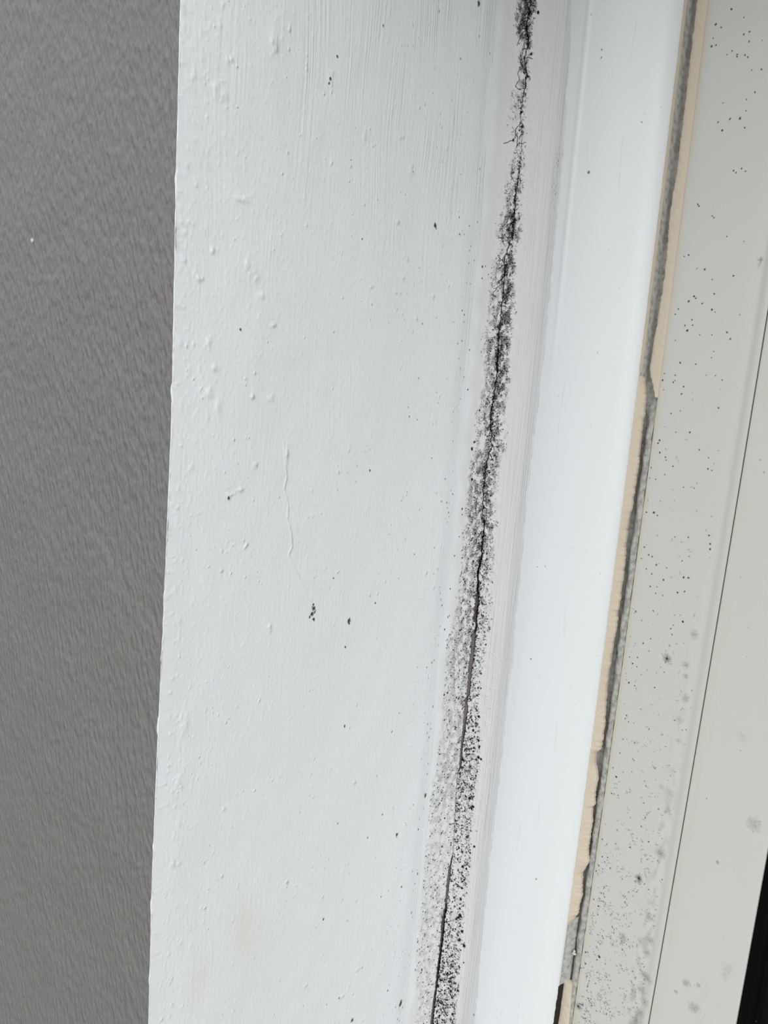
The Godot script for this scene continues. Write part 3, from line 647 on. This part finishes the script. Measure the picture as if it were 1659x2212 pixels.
func wall_canvas() -> Canvas:
	var cv := Canvas.new(512, 2048, -100.0, 2.0, Y_TOP, Y_LOW)
	for j in cv.h:
		var y := cv.top - (j + 0.5) / cv.ky
		for i in cv.w:
			var x := cv.x0 + (i + 0.5) / cv.kx
			var k := j * cv.w + i
			var slant := y + x * 0.3
			var grain := noise_a.get_noise_2d(x * 0.50 + 0.05 * y, slant * 0.19) + 0.7 * noise_b.get_noise_2d(x * 1.05 + 0.07 * y, slant * 0.36) + 0.3 * noise_c.get_noise_2d(x * 1.9 + 0.1 * y, slant * 0.7)
			cv.z[k] = 0.19 * grain + 0.10 * noise_c.get_noise_2d(x * 0.12, y * 0.05)
			var tone := 1.0 + 0.012 * grain
			cv.c[k * 3] = 0.470 * tone; cv.c[k * 3 + 1] = 0.462 * tone; cv.c[k * 3 + 2] = 0.452 * tone
	cv.blob(-62.0, 1478.0, 0.7, 0.5, 0.0, Color(0.85, 0.85, 0.84), 0.9, 0.4, 0.3, noise_c)
	cv.bump(-62.0, 1478.0, 0.7, 0.6, 0.0, 0.25)
	cv.blob(-85.0, 1529.0, 1.2, 2.0, 0.0, Color(0.80, 0.80, 0.80), 0.8, 0.4, 0.4, noise_c)
	cv.bump(-85.0, 1529.0, 1.5, 2.4, 0.0, 0.4)
	return cv


# ---------------------------------------------------------------- the scene
func _ready() -> void:
	rng.seed = 20417
	for pair in [[noise_a, 11], [noise_b, 29], [noise_c, 53]]:
		var n: FastNoiseLite = pair[0]
		n.noise_type = FastNoiseLite.TYPE_SIMPLEX_SMOOTH
		n.fractal_type = FastNoiseLite.FRACTAL_NONE
		n.frequency = 1.0
		n.seed = pair[1]

	# camera: a phone held about a quarter of a metre from the corner
	var cam := Camera3D.new()
	cam.name = "camera"
	add_child(cam)
	var forward := Vector3(-0.63358452, -0.16861183, -0.75507663)
	var up := Vector3(-0.16636445, 0.98282412, -0.07987247)
	cam.transform = Transform3D(Basis(forward.cross(up), up, -forward).orthonormalized(), Vector3(0.14, 1.45, 0.0966))
	cam.fov = 67.348
	cam.near = 0.01
	cam.far = 60.0
	cam.current = true

	# overcast daylight
	var sky_look := ProceduralSkyMaterial.new()
	sky_look.sky_top_color = Color(0.93, 0.945, 0.955)
	sky_look.sky_horizon_color = Color(0.84, 0.85, 0.858)
	sky_look.sky_curve = 0.25
	sky_look.ground_horizon_color = Color(0.45, 0.45, 0.44)
	sky_look.ground_bottom_color = Color(0.36, 0.355, 0.35)
	sky_look.sun_angle_max = 1.0
	var env := Environment.new()
	env.background_mode = Environment.BG_SKY
	env.sky = Sky.new()
	env.sky.sky_material = sky_look
	env.tonemap_mode = Environment.TONE_MAPPER_LINEAR
	env.tonemap_exposure = 1.8
	env.sdfgi_enabled = true
	env.ssao_enabled = true
	env.ssil_enabled = true
	var world := WorldEnvironment.new()
	world.name = "daylight"
	world.environment = env
	add_child(world)

	# the brighter part of the cloud cover, to the right of the window
	var sun := DirectionalLight3D.new()
	sun.name = "clouded_sun"
	add_child(sun)
	sun.look_at_from_position(Vector3.ZERO, -Vector3(0.86, 0.38, 0.34), Vector3.UP)
	sun.light_color = Color(1.0, 0.985, 0.965)
	sun.light_energy = 0.25
	sun.light_angular_distance = 70.0
	sun.shadow_enabled = true
	sun.sky_mode = DirectionalLight3D.SKY_MODE_LIGHT_ONLY

	make_base()
	build_house()
	build_wall_and_reveal()
	build_window()
	build_trim()
	build_bead()
	build_old_sealant()


func build_house() -> void:
	var render := plain(Color(0.470, 0.462, 0.452), 0.8)
	var paving := plain(Color(0.50, 0.49, 0.48), 0.9)
	var inside := plain(Color(0.30, 0.29, 0.28), 0.9)
	structure(box("floor", Vector3(-3.0, -0.1, -0.32), Vector3(4.0, 0.0, 5.0), paving), "grey paved ground in front of the house")
	structure(box("wall_below", Vector3(-1.936, 0.0, -0.25), Vector3(1.1, Y_END_LOW * 0.001, 0.002), render), "grey painted wall below the window")
	structure(box("wall_above", Vector3(-1.936, Y_END_TOP * 0.001, -0.25), Vector3(1.1, 2.6, 0.002), render), "unseen grey painted wall above the window, set low to shade the frame")
	structure(box("wall_right", Vector3(1.1, 0.0, -0.25), Vector3(2.6, 2.6, 0.002), render), "grey painted wall beyond the window")
	structure(box("wall_left", Vector3(-1.936, Y_END_LOW * 0.001, -0.25), Vector3(-0.016, Y_END_TOP * 0.001, -0.016), render), "masonry behind the grey painted face")
	# the unlit room behind the glass
	structure(box("wall_back", Vector3(-0.5, 0.6, -1.75), Vector3(1.6, 2.2, -1.7), inside), "far wall of the unlit room")
	structure(box("wall_room_left", Vector3(-0.55, 0.6, -1.75), Vector3(-0.5, 2.2, -0.25), inside), "side wall of the unlit room")
	structure(box("wall_room_right", Vector3(1.6, 0.6, -1.75), Vector3(1.65, 2.2, -0.25), inside), "side wall of the unlit room")
	structure(box("ceiling", Vector3(-0.55, 2.2, -1.75), Vector3(1.65, 2.25, -0.25), inside), "ceiling of the unlit room")
	structure(box("floor_room", Vector3(-0.55, 0.55, -1.75), Vector3(1.65, 0.6, -0.25), inside), "floor of the unlit room")


func build_wall_and_reveal() -> void:
	var ys := rows_of(0.5)
	# grey face
	var cw := wall_canvas()
	var wall_face := func(y: float) -> PackedVector3Array:
		var p := PackedVector3Array()
		var z := corner_z(y)
		for k in range(18, -1, -1): p.append(Vector3(-100.0 - 102.0 * k, z, -100.0 if k % 2 == 0 else 2.0))
		for i in range(1, 34):
			var x := -100.0 + 99.95 * i / 33.0
			p.append(Vector3(x, z + 0.25 * noise_c.get_noise_2d(x * 0.05, y * 0.03) * smoothstep(-1.0, -12.0, x), x))
		return p
	var wall_back := func(y: float) -> PackedVector2Array:
		var z := corner_z(y)
		return PackedVector2Array([Vector2(-0.05, z), Vector2(-2.0, z - 1.2), Vector2(-2.0, -12.0), Vector2(-1936.0, -12.0), Vector2(-1936.0, z)])
	structure(put(strip(rows_of(2.0), wall_face, wall_back, [painted(cw, 0, 1, 0.62, 0.4)], cw), "wall_front", null), "grey painted outside wall with a streaky rolled texture")
	# white reveal with its uneven corner
	var cr := reveal_canvas()
	var reveal_face := func(y: float) -> PackedVector3Array:
		var p := PackedVector3Array()
		var z := corner_z(y)
		var knob := maxf(0.0, noise_c.get_noise_2d(4.0, y * 0.10) - 0.5) * 1.4
		var edge := -0.14 - 0.20 * noise_b.get_noise_2d(2.0, y * 0.035) - 0.16 * noise_b.get_noise_2d(6.0, y * 0.4) - knob
		var fat := 0.10 + 0.04 * noise_a.get_noise_2d(6.0, y * 0.3) + 0.2 * knob
		p.append(Vector3(edge, z - 0.3, -7.2))
		p.append(Vector3(edge, z + fat * 0.5, -6.8))
		p.append(Vector3(edge + 0.1, z + fat, -6.2))
		for i in 9:
			var a := PI / 2.0 * i / 8.0
			var r := 0.25 + 0.06 * noise_a.get_noise_2d(9.0, y * 0.12)
			p.append(Vector3(-r + r * sin(a), z + fat - r + r * cos(a), -5.6 + 3.6 * i / 8.0))
		var from := z - 0.7
		for i in range(1, 70):
			var zz := lerpf(from, -117.5, i / 69.0)
			var wave := 0.30 * noise_c.get_noise_2d(zz * 0.025, y * 0.014) + 0.10 * noise_a.get_noise_2d(zz * 0.10, y * 0.06)
			wave += 0.05 * noise_c.get_noise_2d(zz * 0.3, y * 0.22) * smoothstep(-14.0, 0.0, zz)
			wave *= (smoothstep(-112.0, -96.0, zz) * 0.9 + 0.1) * smoothstep(from, from - 7.0, zz)
			p.append(Vector3(wave + dip(zz), zz, -zz))
		return p
	var reveal_back := func(y: float) -> PackedVector2Array:
		return PackedVector2Array([Vector2(0, -117.5), Vector2(-15.5, -117.5), Vector2(-15.5, -12.5), Vector2(-0.5, -12.5)])
	structure(put(strip(ys, reveal_face, reveal_back, [painted(cr, 0, 1, 0.36)], cr), "wall_reveal", null), "white brush-painted reveal between the grey wall and the window")


func build_window() -> void:
	var win := Node3D.new()
	win.name = "window_1"
	add_child(win)
	structure(win, "off-white plastic window with mould spots on its frame")
	var ys := rows_of(1.0)
	var cf := frame_canvas()
	var frame_face := func(y: float) -> PackedVector3Array:
		var g := groove_x(y)
		var p := PackedVector3Array()
		p.append(Vector3(50.0, -136.0, 49.2)); p.append(Vector3(50.0, -131.9, 49.9)); p.append(Vector3(50.1, -131.4, 50.1)); p.append(Vector3(50.5, -131.05, 50.5))
		for i in range(1, 10): p.append(Vector3(lerpf(50.5, g - 6.5, i / 9.0), -131.0, lerpf(50.5, g - 6.5, i / 9.0)))
		for q in [[-5.2, -131.05], [-4.2, -131.25], [-3.4, -131.40], [-2.7, -131.30], [-2.1, -131.0], [-1.6, -130.8], [-1.0, -130.7], [-0.5, -130.72], [-0.22, -130.82], [-0.13, -131.1], [-0.12, -134.5]]:
			p.append(Vector3(g + q[0], q[1], g + q[0]))
		return p
	var frame_back := func(y: float) -> PackedVector2Array:
		var g := groove_x(y)
		return PackedVector2Array([Vector2(g - 0.12, -134.5), Vector2(g - 0.12, -190.0), Vector2(-15.0, -190.0), Vector2(-15.0, -136.0), Vector2(50.0, -136.0)])
	put(strip(ys, frame_face, frame_back, [painted(cf, 0, 2, 0.34), painted(cf, 1, 2, 0.34)], cf), "frame", null, win)
	var cs := sash_canvas()
	var sash_face := func(y: float) -> PackedVector3Array:
		var g := groove_x(y)
		var p := PackedVector3Array()
		for q in [[0.12, -134.5], [0.13, -130.95], [0.2, -130.65], [0.4, -130.5], [1.0, -130.44]]: p.append(Vector3(g + q[0], q[1], g + q[0]))
		for i in range(1, 9): p.append(Vector3(lerpf(g + 1.0, 98.4, i / 8.0), -130.4, lerpf(g + 1.0, 98.4, i / 8.0)))
		for q in [[98.9, -130.42], [99.15, -130.5], [99.28, -130.75], [99.3, -138.5]]: p.append(Vector3(q[0], q[1], q[0]))
		return p
	var sash_back := func(y: float) -> PackedVector2Array:
		var g := groove_x(y)
		return PackedVector2Array([Vector2(99.3, -138.5), Vector2(99.3, -185.0), Vector2(g + 0.12, -185.0), Vector2(g + 0.12, -134.5)])
	put(strip(ys, sash_face, sash_back, [painted(cs, 0, 1, 0.34)], cs), "sash", null, win)
	# black rubber gasket with two lips, and the pane it holds
	var rubber := plain(Color(0.02, 0.02, 0.026), 0.6, 0.2)
	var gasket_face := func(_y: float) -> PackedVector3Array:
		var p := PackedVector3Array()
		for q in [[99.4, -131.6], [99.8, -131.2], [101.0, -130.9], [102.2, -131.3], [102.8, -132.3], [103.4, -132.5], [104.0, -132.0], [105.2, -131.9], [106.6, -133.6], [107.2, -140.4]]: p.append(Vector3(q[0], q[1], 0.0))
		return p
	var gasket_back := func(_y: float) -> PackedVector2Array:
		return PackedVector2Array([Vector2(107.2, -140.4), Vector2(99.4, -141.0), Vector2(99.4, -131.6)])
	put(strip(ys, gasket_face, gasket_back, [rubber], null), "gasket", null, win)
	var lint := MeshInstance3D.new()
	lint.name = "gasket_dust"
	var st := SurfaceTool.new()
	st.begin(Mesh.PRIMITIVE_TRIANGLES)
	for n in 130:
		var y := 1215.0 + absf(rng.randfn(0.0, 26.0))
		var x := rng.randf_range(99.6, 106.0)
		var z := -131.0 - 0.9 * absf(sin((x - 101.0) * 0.9)) + 0.05
		crumb(st, at(x, y, z), rng.randf_range(0.05, 0.28) * 0.001)
	st.generate_normals()
	lint.mesh = st.commit()
	lint.material_override = plain(Color(0.30, 0.27, 0.24), 0.95, 0.2)
	lint.set_meta("kind", "stuff")
	win.add_child(lint, true)
	var glass := plain(Color(0.80, 0.86, 0.86, 0.10), 0.02)
	glass.transparency = BaseMaterial3D.TRANSPARENCY_ALPHA
	box("pane", Vector3(0.1040, 1.06, -0.1445), Vector3(1.015, 1.715, -0.1405), glass, win)
	# the rest of the window, out of the picture
	var plastic := plain(Color(0.83, 0.828, 0.808), 0.34)
	box("rail", Vector3(0.1075, 1.0205, -0.185), Vector3(1.012, 1.062, -0.131), plastic, win)
	box("rail", Vector3(0.1075, 1.713, -0.185), Vector3(1.012, 1.7495, -0.131), plastic, win)
	box("stile", Vector3(1.012, 1.0205, -0.185), Vector3(1.099, 1.7495, -0.131), plastic, win)


func crumb(st: SurfaceTool, c: Vector3, r: float) -> void:   # an uneven eight-sided grain
	var ax := [Vector3.RIGHT, Vector3.UP, Vector3.LEFT, Vector3.DOWN]
	var ring := []
	for a: Vector3 in ax: ring.append(c + a * r * rng.randf_range(0.5, 1.3))
	var tip := c + Vector3(0.0, 0.0, r * 0.8)
	var end := c - Vector3(0.0, 0.0, r * 0.8)
	for i in 4:
		var a: Vector3 = ring[i]
		var b: Vector3 = ring[(i + 1) % 4]
		for p: Vector3 in [tip, b, a, end, a, b]: st.add_vertex(p)


func build_trim() -> void:
	var ct := trim_canvas()
	var trim_face := func(y: float) -> PackedVector3Array:
		var p := PackedVector3Array()
		for i in 61:
			var x := 9.0 + (44.2 - 9.0) * i / 60.0
			p.append(Vector3(x, trim_z(x, y), x))
		for q in [[44.6, 44.8], [44.9, 45.4], [45.1, 46.0]]:
			p.append(Vector3(q[0], trim_z(q[0], y), q[1]))
		p.append(Vector3(45.25, -127.6, 46.6)); p.append(Vector3(45.3, -130.0, 47.2)); p.append(Vector3(45.3, -134.9, 47.8))
		return p
	var trim_back := func(_y: float) -> PackedVector2Array:
		return PackedVector2Array([Vector2(45.3, -134.9), Vector2(0.3, -134.9), Vector2(0.3, -121.5), Vector2(9.0, -121.2)])
	structure(put(strip(rows_of(1.5), trim_face, trim_back, [painted(ct, 0, 1, 0.33)], ct), "trim_1", null), "smooth white plastic cover trim with a rounded edge beside the mouldy sealant")


func build_bead() -> void:
	var cb := bead_canvas()
	var mats := [painted(cb, 0, 2, 0.6, 0.25), painted(cb, 1, 2, 0.6, 0.25)]
	var bead := Node3D.new()
	bead.name = "sealant_bead"
	add_child(bead)
	tag(bead, "cracked bead of white sealant blackened by mould along the painted reveal", "sealant")
	var ys := rows_of(0.3)
	var thick := func(s: float, y: float) -> float:
		var d := absf(s - crack_s(clampf(y, Y_LOW, Y_TOP)))
		return 0.28 + 0.14 * noise_c.get_noise_2d(s * 0.35, y * 0.25) * (1.0 - smoothstep(4.0, 11.0, d)) - 0.18 * smoothstep(7.0, 14.0, d)
	var shoulder := func(u: float) -> float:            # thins out towards the outer edge
		return smoothstep(0.0, 1.0, clampf(u * 2.5, 0.0, 1.0))
	var inner := func(y: float) -> float: return crack_s(clampf(y, Y_LOW, Y_TOP))
	for side in 2:
		var face := func(y: float) -> PackedVector3Array:
			var p := PackedVector3Array()
			var c: float = inner.call(y)
			var half := crack_w(clampf(y, Y_LOW, Y_TOP)) * 0.5
			if side == 0:
				var l := bead_left_s(y)
				for i in 31:
					var u := i / 30.0
					var s := lerpf(l, c - half, 1.0 - pow(1.0 - u, 1.3))
					var lift: float = thick.call(s, y) * shoulder.call(u) - 0.02 - 0.25 * exp(-u * 30.0) - 0.18 * exp(-(c - half - s) / 0.35)
					var q := base_at(s, lift)
					p.append(Vector3(q.x, q.y, s))
				var e := base_at(c - half, -1.6)
				p.append(Vector3(e.x, e.y, c - half * 0.2))
			else:
				var r := bead_right_s(y)
				var e := base_at(c + half, -1.6)
				p.append(Vector3(e.x, e.y, c + half * 0.2))
				for i in 35:
					var u := i / 34.0
					var s := lerpf(c + half, r, pow(u, 1.3))
					var lift: float = thick.call(s, y) * shoulder.call(1.0 - u) * (1.0 - 0.5 * smoothstep(0.3, 0.8, u)) + 0.02 - 0.18 * exp(-(s - c - half) / 0.35)
					if u > 0.98: lift = -0.1
					var q := base_at(s, lift)
					if q.x > 13.0: q.y += trim_z(q.x, y) - trim_z(q.x, 1300.0)
					p.append(Vector3(q.x, q.y, s))
			return p
		var back := func(y: float) -> PackedVector2Array:
			var f: PackedVector3Array = face.call(y)
			var a := f[f.size() - 1]; var b := f[0]
			var p := PackedVector2Array([Vector2(a.x, a.y)])
			for i in 7: p.append(base_at(lerpf(a.z, b.z, i / 6.0), -1.65))
			p.append(Vector2(b.x, b.y))
			return p
		put(strip(ys, face, back, mats, cb), "lip", null, bead)
	var core := plain(Color(0.47, 0.44, 0.425), 0.9, 0.2)
	var core_face := func(y: float) -> PackedVector3Array:
		var c: float = inner.call(y)
		var p := PackedVector3Array()
		var shallow := smoothstep(1370.0, 1366.0, y) * smoothstep(1312.0, 1318.0, y) + smoothstep(1283.0, 1280.0, y) * smoothstep(1262.0, 1265.0, y) + 0.5 * smoothstep(1236.0, 1230.0, y)
		var depth := lerpf(-1.5, -0.35, clampf(shallow, 0.0, 1.0)) + 0.2 * noise_c.get_noise_2d(12.0, y * 0.15)
		for i in 5:
			var q := base_at(c - 0.8 + 0.4 * i, depth)
			p.append(Vector3(q.x, q.y, 0.0))
		return p
	var core_back := func(y: float) -> PackedVector2Array:
		var c: float = inner.call(y)
		return PackedVector2Array([base_at(c + 0.8, -1.6), base_at(c, -3.0), base_at(c - 0.8, -1.6)])
	var o := put(strip(ys, core_face, core_back, [core], null), "crack_core", null, bead)
	o.set_meta("label", "dark dirty bottom of the crack")


# a piece of sealant: tables give its left and right edge (x) by height, left and right level (z)
func sealant_piece(from: float, to: float, left: Callable, right: Callable, zl: Callable, zr: Callable, deep: float, mat: Material, called: String, label: String) -> void:
	var mesh := ArrayMesh.new()
	var ys := PackedFloat32Array()
	var y := from
	while y > to:
		ys.append(y); y -= 0.35
	ys.append(to)
	var nc := 12
	var pts := PackedVector3Array(); var uvs := PackedVector2Array()
	var n := ys.size()
	for k in n:
		y = ys[k]
		var a: float = left.call(y); var b: float = maxf(right.call(y), a + 0.12)
		var za: float = zl.call(y); var zb: float = zr.call(y)
		for i in nc:
			var u := (i - 2) / float(nc - 5)
			var uc := clampf(u, 0.0, 1.0)
			var z := lerpf(za, zb, uc) + 0.10 * noise_c.get_noise_2d(uc * 3.0 + a, y * 0.4) + 0.12 * sin(uc * PI)
			var drop := 0.0
			if i == 0 or i == nc - 1: drop = deep
			elif i == 1 or i == nc - 2: drop = 0.22
			elif i == 2 or i == nc - 3: drop = 0.04
			if k == 0 or k == n - 1: drop = deep
			pts.append(at(lerpf(a, b, uc) + (0.06 if i == 0 else -0.06 if i == nc - 1 else 0.0), y, z - drop))
			uvs.append(Vector2(uc * 0.2, y * 0.02))
	grid(mesh, pts, uvs, n, nc, mat)
	var bp := PackedVector3Array(); var bu := PackedVector2Array()      # the underside
	for k in n:
		bp.append(pts[k * nc + nc - 1]); bp.append(pts[k * nc])
		bu.append(Vector2.ZERO); bu.append(Vector2.ZERO)
	grid(mesh, bp, bu, n, 2, mat)
	tag(put(mesh, called, null), label, "sealant")


func build_old_sealant() -> void:
	# the open joint behind the torn sealant
	var dirt := StandardMaterial3D.new()
	var spots := NoiseTexture2D.new()
	spots.width = 512; spots.height = 512; spots.seamless = true
	spots.noise = FastNoiseLite.new()
	spots.noise.seed = 7; spots.noise.frequency = 0.02
	var ramp := Gradient.new()
	ramp.offsets = PackedFloat32Array([0.0, 0.42, 0.6, 1.0])
	ramp.colors = PackedColorArray([Color(0.54, 0.52, 0.50), Color(0.68, 0.675, 0.66), Color(0.74, 0.74, 0.72), Color(0.77, 0.77, 0.75)])
	spots.color_ramp = ramp
	dirt.albedo_texture = spots
	dirt.roughness = 0.9
	dirt.uv1_triplanar = true
	dirt.uv1_scale = Vector3.ONE * 40.0
	var floor_face := func(y: float) -> PackedVector3Array:
		var p := PackedVector3Array()
		p.append(Vector3(45.32, -127.9, 0.0)); p.append(Vector3(45.45, -129.2, 0.0)); p.append(Vector3(45.6, -130.8, 0.0)); p.append(Vector3(45.75, -132.0, 0.0))
		for i in 11:
			var x := 46.0 + 4.1 * i / 10.0
			var fill := smoothstep(1452.0, 1440.0, y)
			var rise := -0.6 + 2.75 * smoothstep(46.3, 48.7, x + 0.35 * noise_c.get_noise_2d(5.0, y * 0.12))
			p.append(Vector3(x, -132.7 + fill * (rise - 0.7) + 0.22 * noise_c.get_noise_2d(x * 0.8, y * 0.25) * smoothstep(1478.0, 1455.0, y), 0.0))
		return p
	var floor_back := func(_y: float) -> PackedVector2Array:
		return PackedVector2Array([Vector2(50.1, -132.7), Vector2(50.1, -135.8), Vector2(45.32, -135.8), Vector2(45.32, -127.9)])
	tag(put(strip(rows_of(0.8), floor_face, floor_back, [dirt], null), "joint_filler", null), "dirty grey filler in the open joint beside the white trim", "filler")

	var tan := StandardMaterial3D.new()
	var grain := NoiseTexture2D.new()
	grain.width = 512; grain.height = 512; grain.seamless = true
	grain.noise = FastNoiseLite.new()
	grain.noise.seed = 3; grain.noise.frequency = 0.03
	var tan_ramp := Gradient.new()
	tan_ramp.offsets = PackedFloat32Array([0.0, 0.5, 1.0])
	tan_ramp.colors = PackedColorArray([Color(0.80, 0.735, 0.65), Color(0.83, 0.785, 0.71), Color(0.85, 0.81, 0.74)])
	grain.color_ramp = tan_ramp
	tan.albedo_texture = grain
	tan.roughness = 0.75
	tan.uv1_triplanar = true
	tan.uv1_scale = Vector3.ONE * 130.0

	var ragged := func(y: float, seed_at: float) -> float:
		return 0.30 * absf(noise_b.get_noise_2d(seed_at, y * 0.30)) + 0.16 * absf(noise_a.get_noise_2d(seed_at, y * 0.9)) + 0.15 * noise_a.get_noise_2d(seed_at, y * 1.7) + 0.20 * noise_a.get_noise_2d(seed_at, floorf(y / 1.9 + noise_b.get_noise_2d(seed_at, y * 0.1)) * 7.7) - 0.16
	# upper piece: still on the frame, torn off the trim
	sealant_piece(Y_END_TOP, 1450.8,
		func(y: float) -> float: return look_up(TEAR_UPPER, y, 2) + ragged.call(y, 1.0) * 0.6,
		func(_y: float) -> float: return 50.35,
		func(_y: float) -> float: return -130.6, func(_y: float) -> float: return -130.95, 1.6, tan, "torn_sealant",
		"cream sealant strip still stuck to the window frame beside a straight open gap")
	# what is left of it on the trim
	sealant_piece(Y_END_TOP, 1458.0,
		func(_y: float) -> float: return 45.22,
		func(y: float) -> float: return 45.48 + 0.06 * noise_b.get_noise_2d(5.0, y * 0.3),
		func(_y: float) -> float: return -127.25, func(_y: float) -> float: return -128.5, 0.5, tan, "sealant_remnant",
		"thin cream sealant remnant along the edge of the white trim above the tear")
	# lower piece: still on the trim, torn off the frame
	sealant_piece(1458.6, 1274.2,
		func(_y: float) -> float: return 45.22,
		func(y: float) -> float: return look_up(TEAR_LOWER, y, 1) + ragged.call(y, 2.0),
		func(_y: float) -> float: return -127.35, func(_y: float) -> float: return -129.5, 1.5, tan, "torn_sealant",
		"cream sealant strip with a ragged edge still stuck to the white trim")
	# the next piece further down
	sealant_piece(1251.6, Y_END_LOW,
		func(y: float) -> float: return maxf(45.9, look_up(STUB, y, 1) + 0.9),
		func(y: float) -> float: return minf(50.2, look_up(STUB, y, 2)),
		func(_y: float) -> float: return -130.0, func(_y: float) -> float: return -130.6, 1.9, tan, "torn_sealant",
		"short straight-cut cream sealant piece below the bare stretch of joint")
	# bare filler against the trim where the sealant is gone, and below it a dark strip coloured for the slit's shade and mould
	sealant_piece(1275.5, 1251.0,
		func(_y: float) -> float: return 45.2,
		func(y: float) -> float: return 46.9 + ragged.call(y, 4.0) * 0.7,
		func(y: float) -> float: return -127.6 - 1.2 * absf(noise_c.get_noise_2d(3.0, y * 0.2)), func(_y: float) -> float: return -132.0, 1.0, dirt, "joint_filler",
		"bare lumpy grey filler against the white trim between two cream sealant pieces")
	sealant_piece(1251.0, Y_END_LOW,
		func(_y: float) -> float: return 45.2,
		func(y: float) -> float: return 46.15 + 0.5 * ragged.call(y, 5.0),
		func(_y: float) -> float: return -127.3, func(_y: float) -> float: return -131.4, 0.8, plain(Color(0.20, 0.185, 0.165), 0.95, 0.2), "shade_mould_strip",
		"dark strip coloured for the shade and mould in the slit between the white trim and the short cream sealant piece")
	# black mould in the joint, and a loose crumb of filler
	var st := SurfaceTool.new()
	st.begin(Mesh.PRIMITIVE_TRIANGLES)
	for n in 900:
		var low := rng.randf() < 0.5
		var y := rng.randf_range(1195.0, 1262.0) if low else rng.randf_range(1195.0, 1450.0)
		var deep := rng.randf()
		var x := 45.35 + 0.35 * absf(rng.randfn()) if low else look_up(TEAR_LOWER, y, 1) + 0.1 + 0.6 * absf(rng.randfn())
		var z := lerpf(-128.2, -133.0, deep) if low and rng.randf() < 0.7 else -134.2 + 3.0 * smoothstep(46.3, 48.7, x)
		crumb(st, at(x, y, z), rng.randf_range(0.05, 0.17) * 0.001)
	st.generate_normals()
	var o := put(st.commit(), "mould_growth", plain(Color(0.13, 0.115, 0.10), 0.95, 0.2))
	tag(o, "black grains of mould growing in the open joint beside the trim", "mould", "stuff")
	var flake := SurfaceTool.new()
	flake.begin(Mesh.PRIMITIVE_TRIANGLES)
	for n in 5:
		crumb(flake, at(47.5 + rng.randfn() * 0.4, 1263.0 + rng.randfn() * 0.4, -131.0), rng.randf_range(0.0005, 0.0010))
	flake.generate_normals()
	tag(put(flake.commit(), "filler_crumb", plain(Color(0.86, 0.85, 0.80), 0.9)), "small pale crumb lodged in the joint below the ragged cream sealant", "crumb")
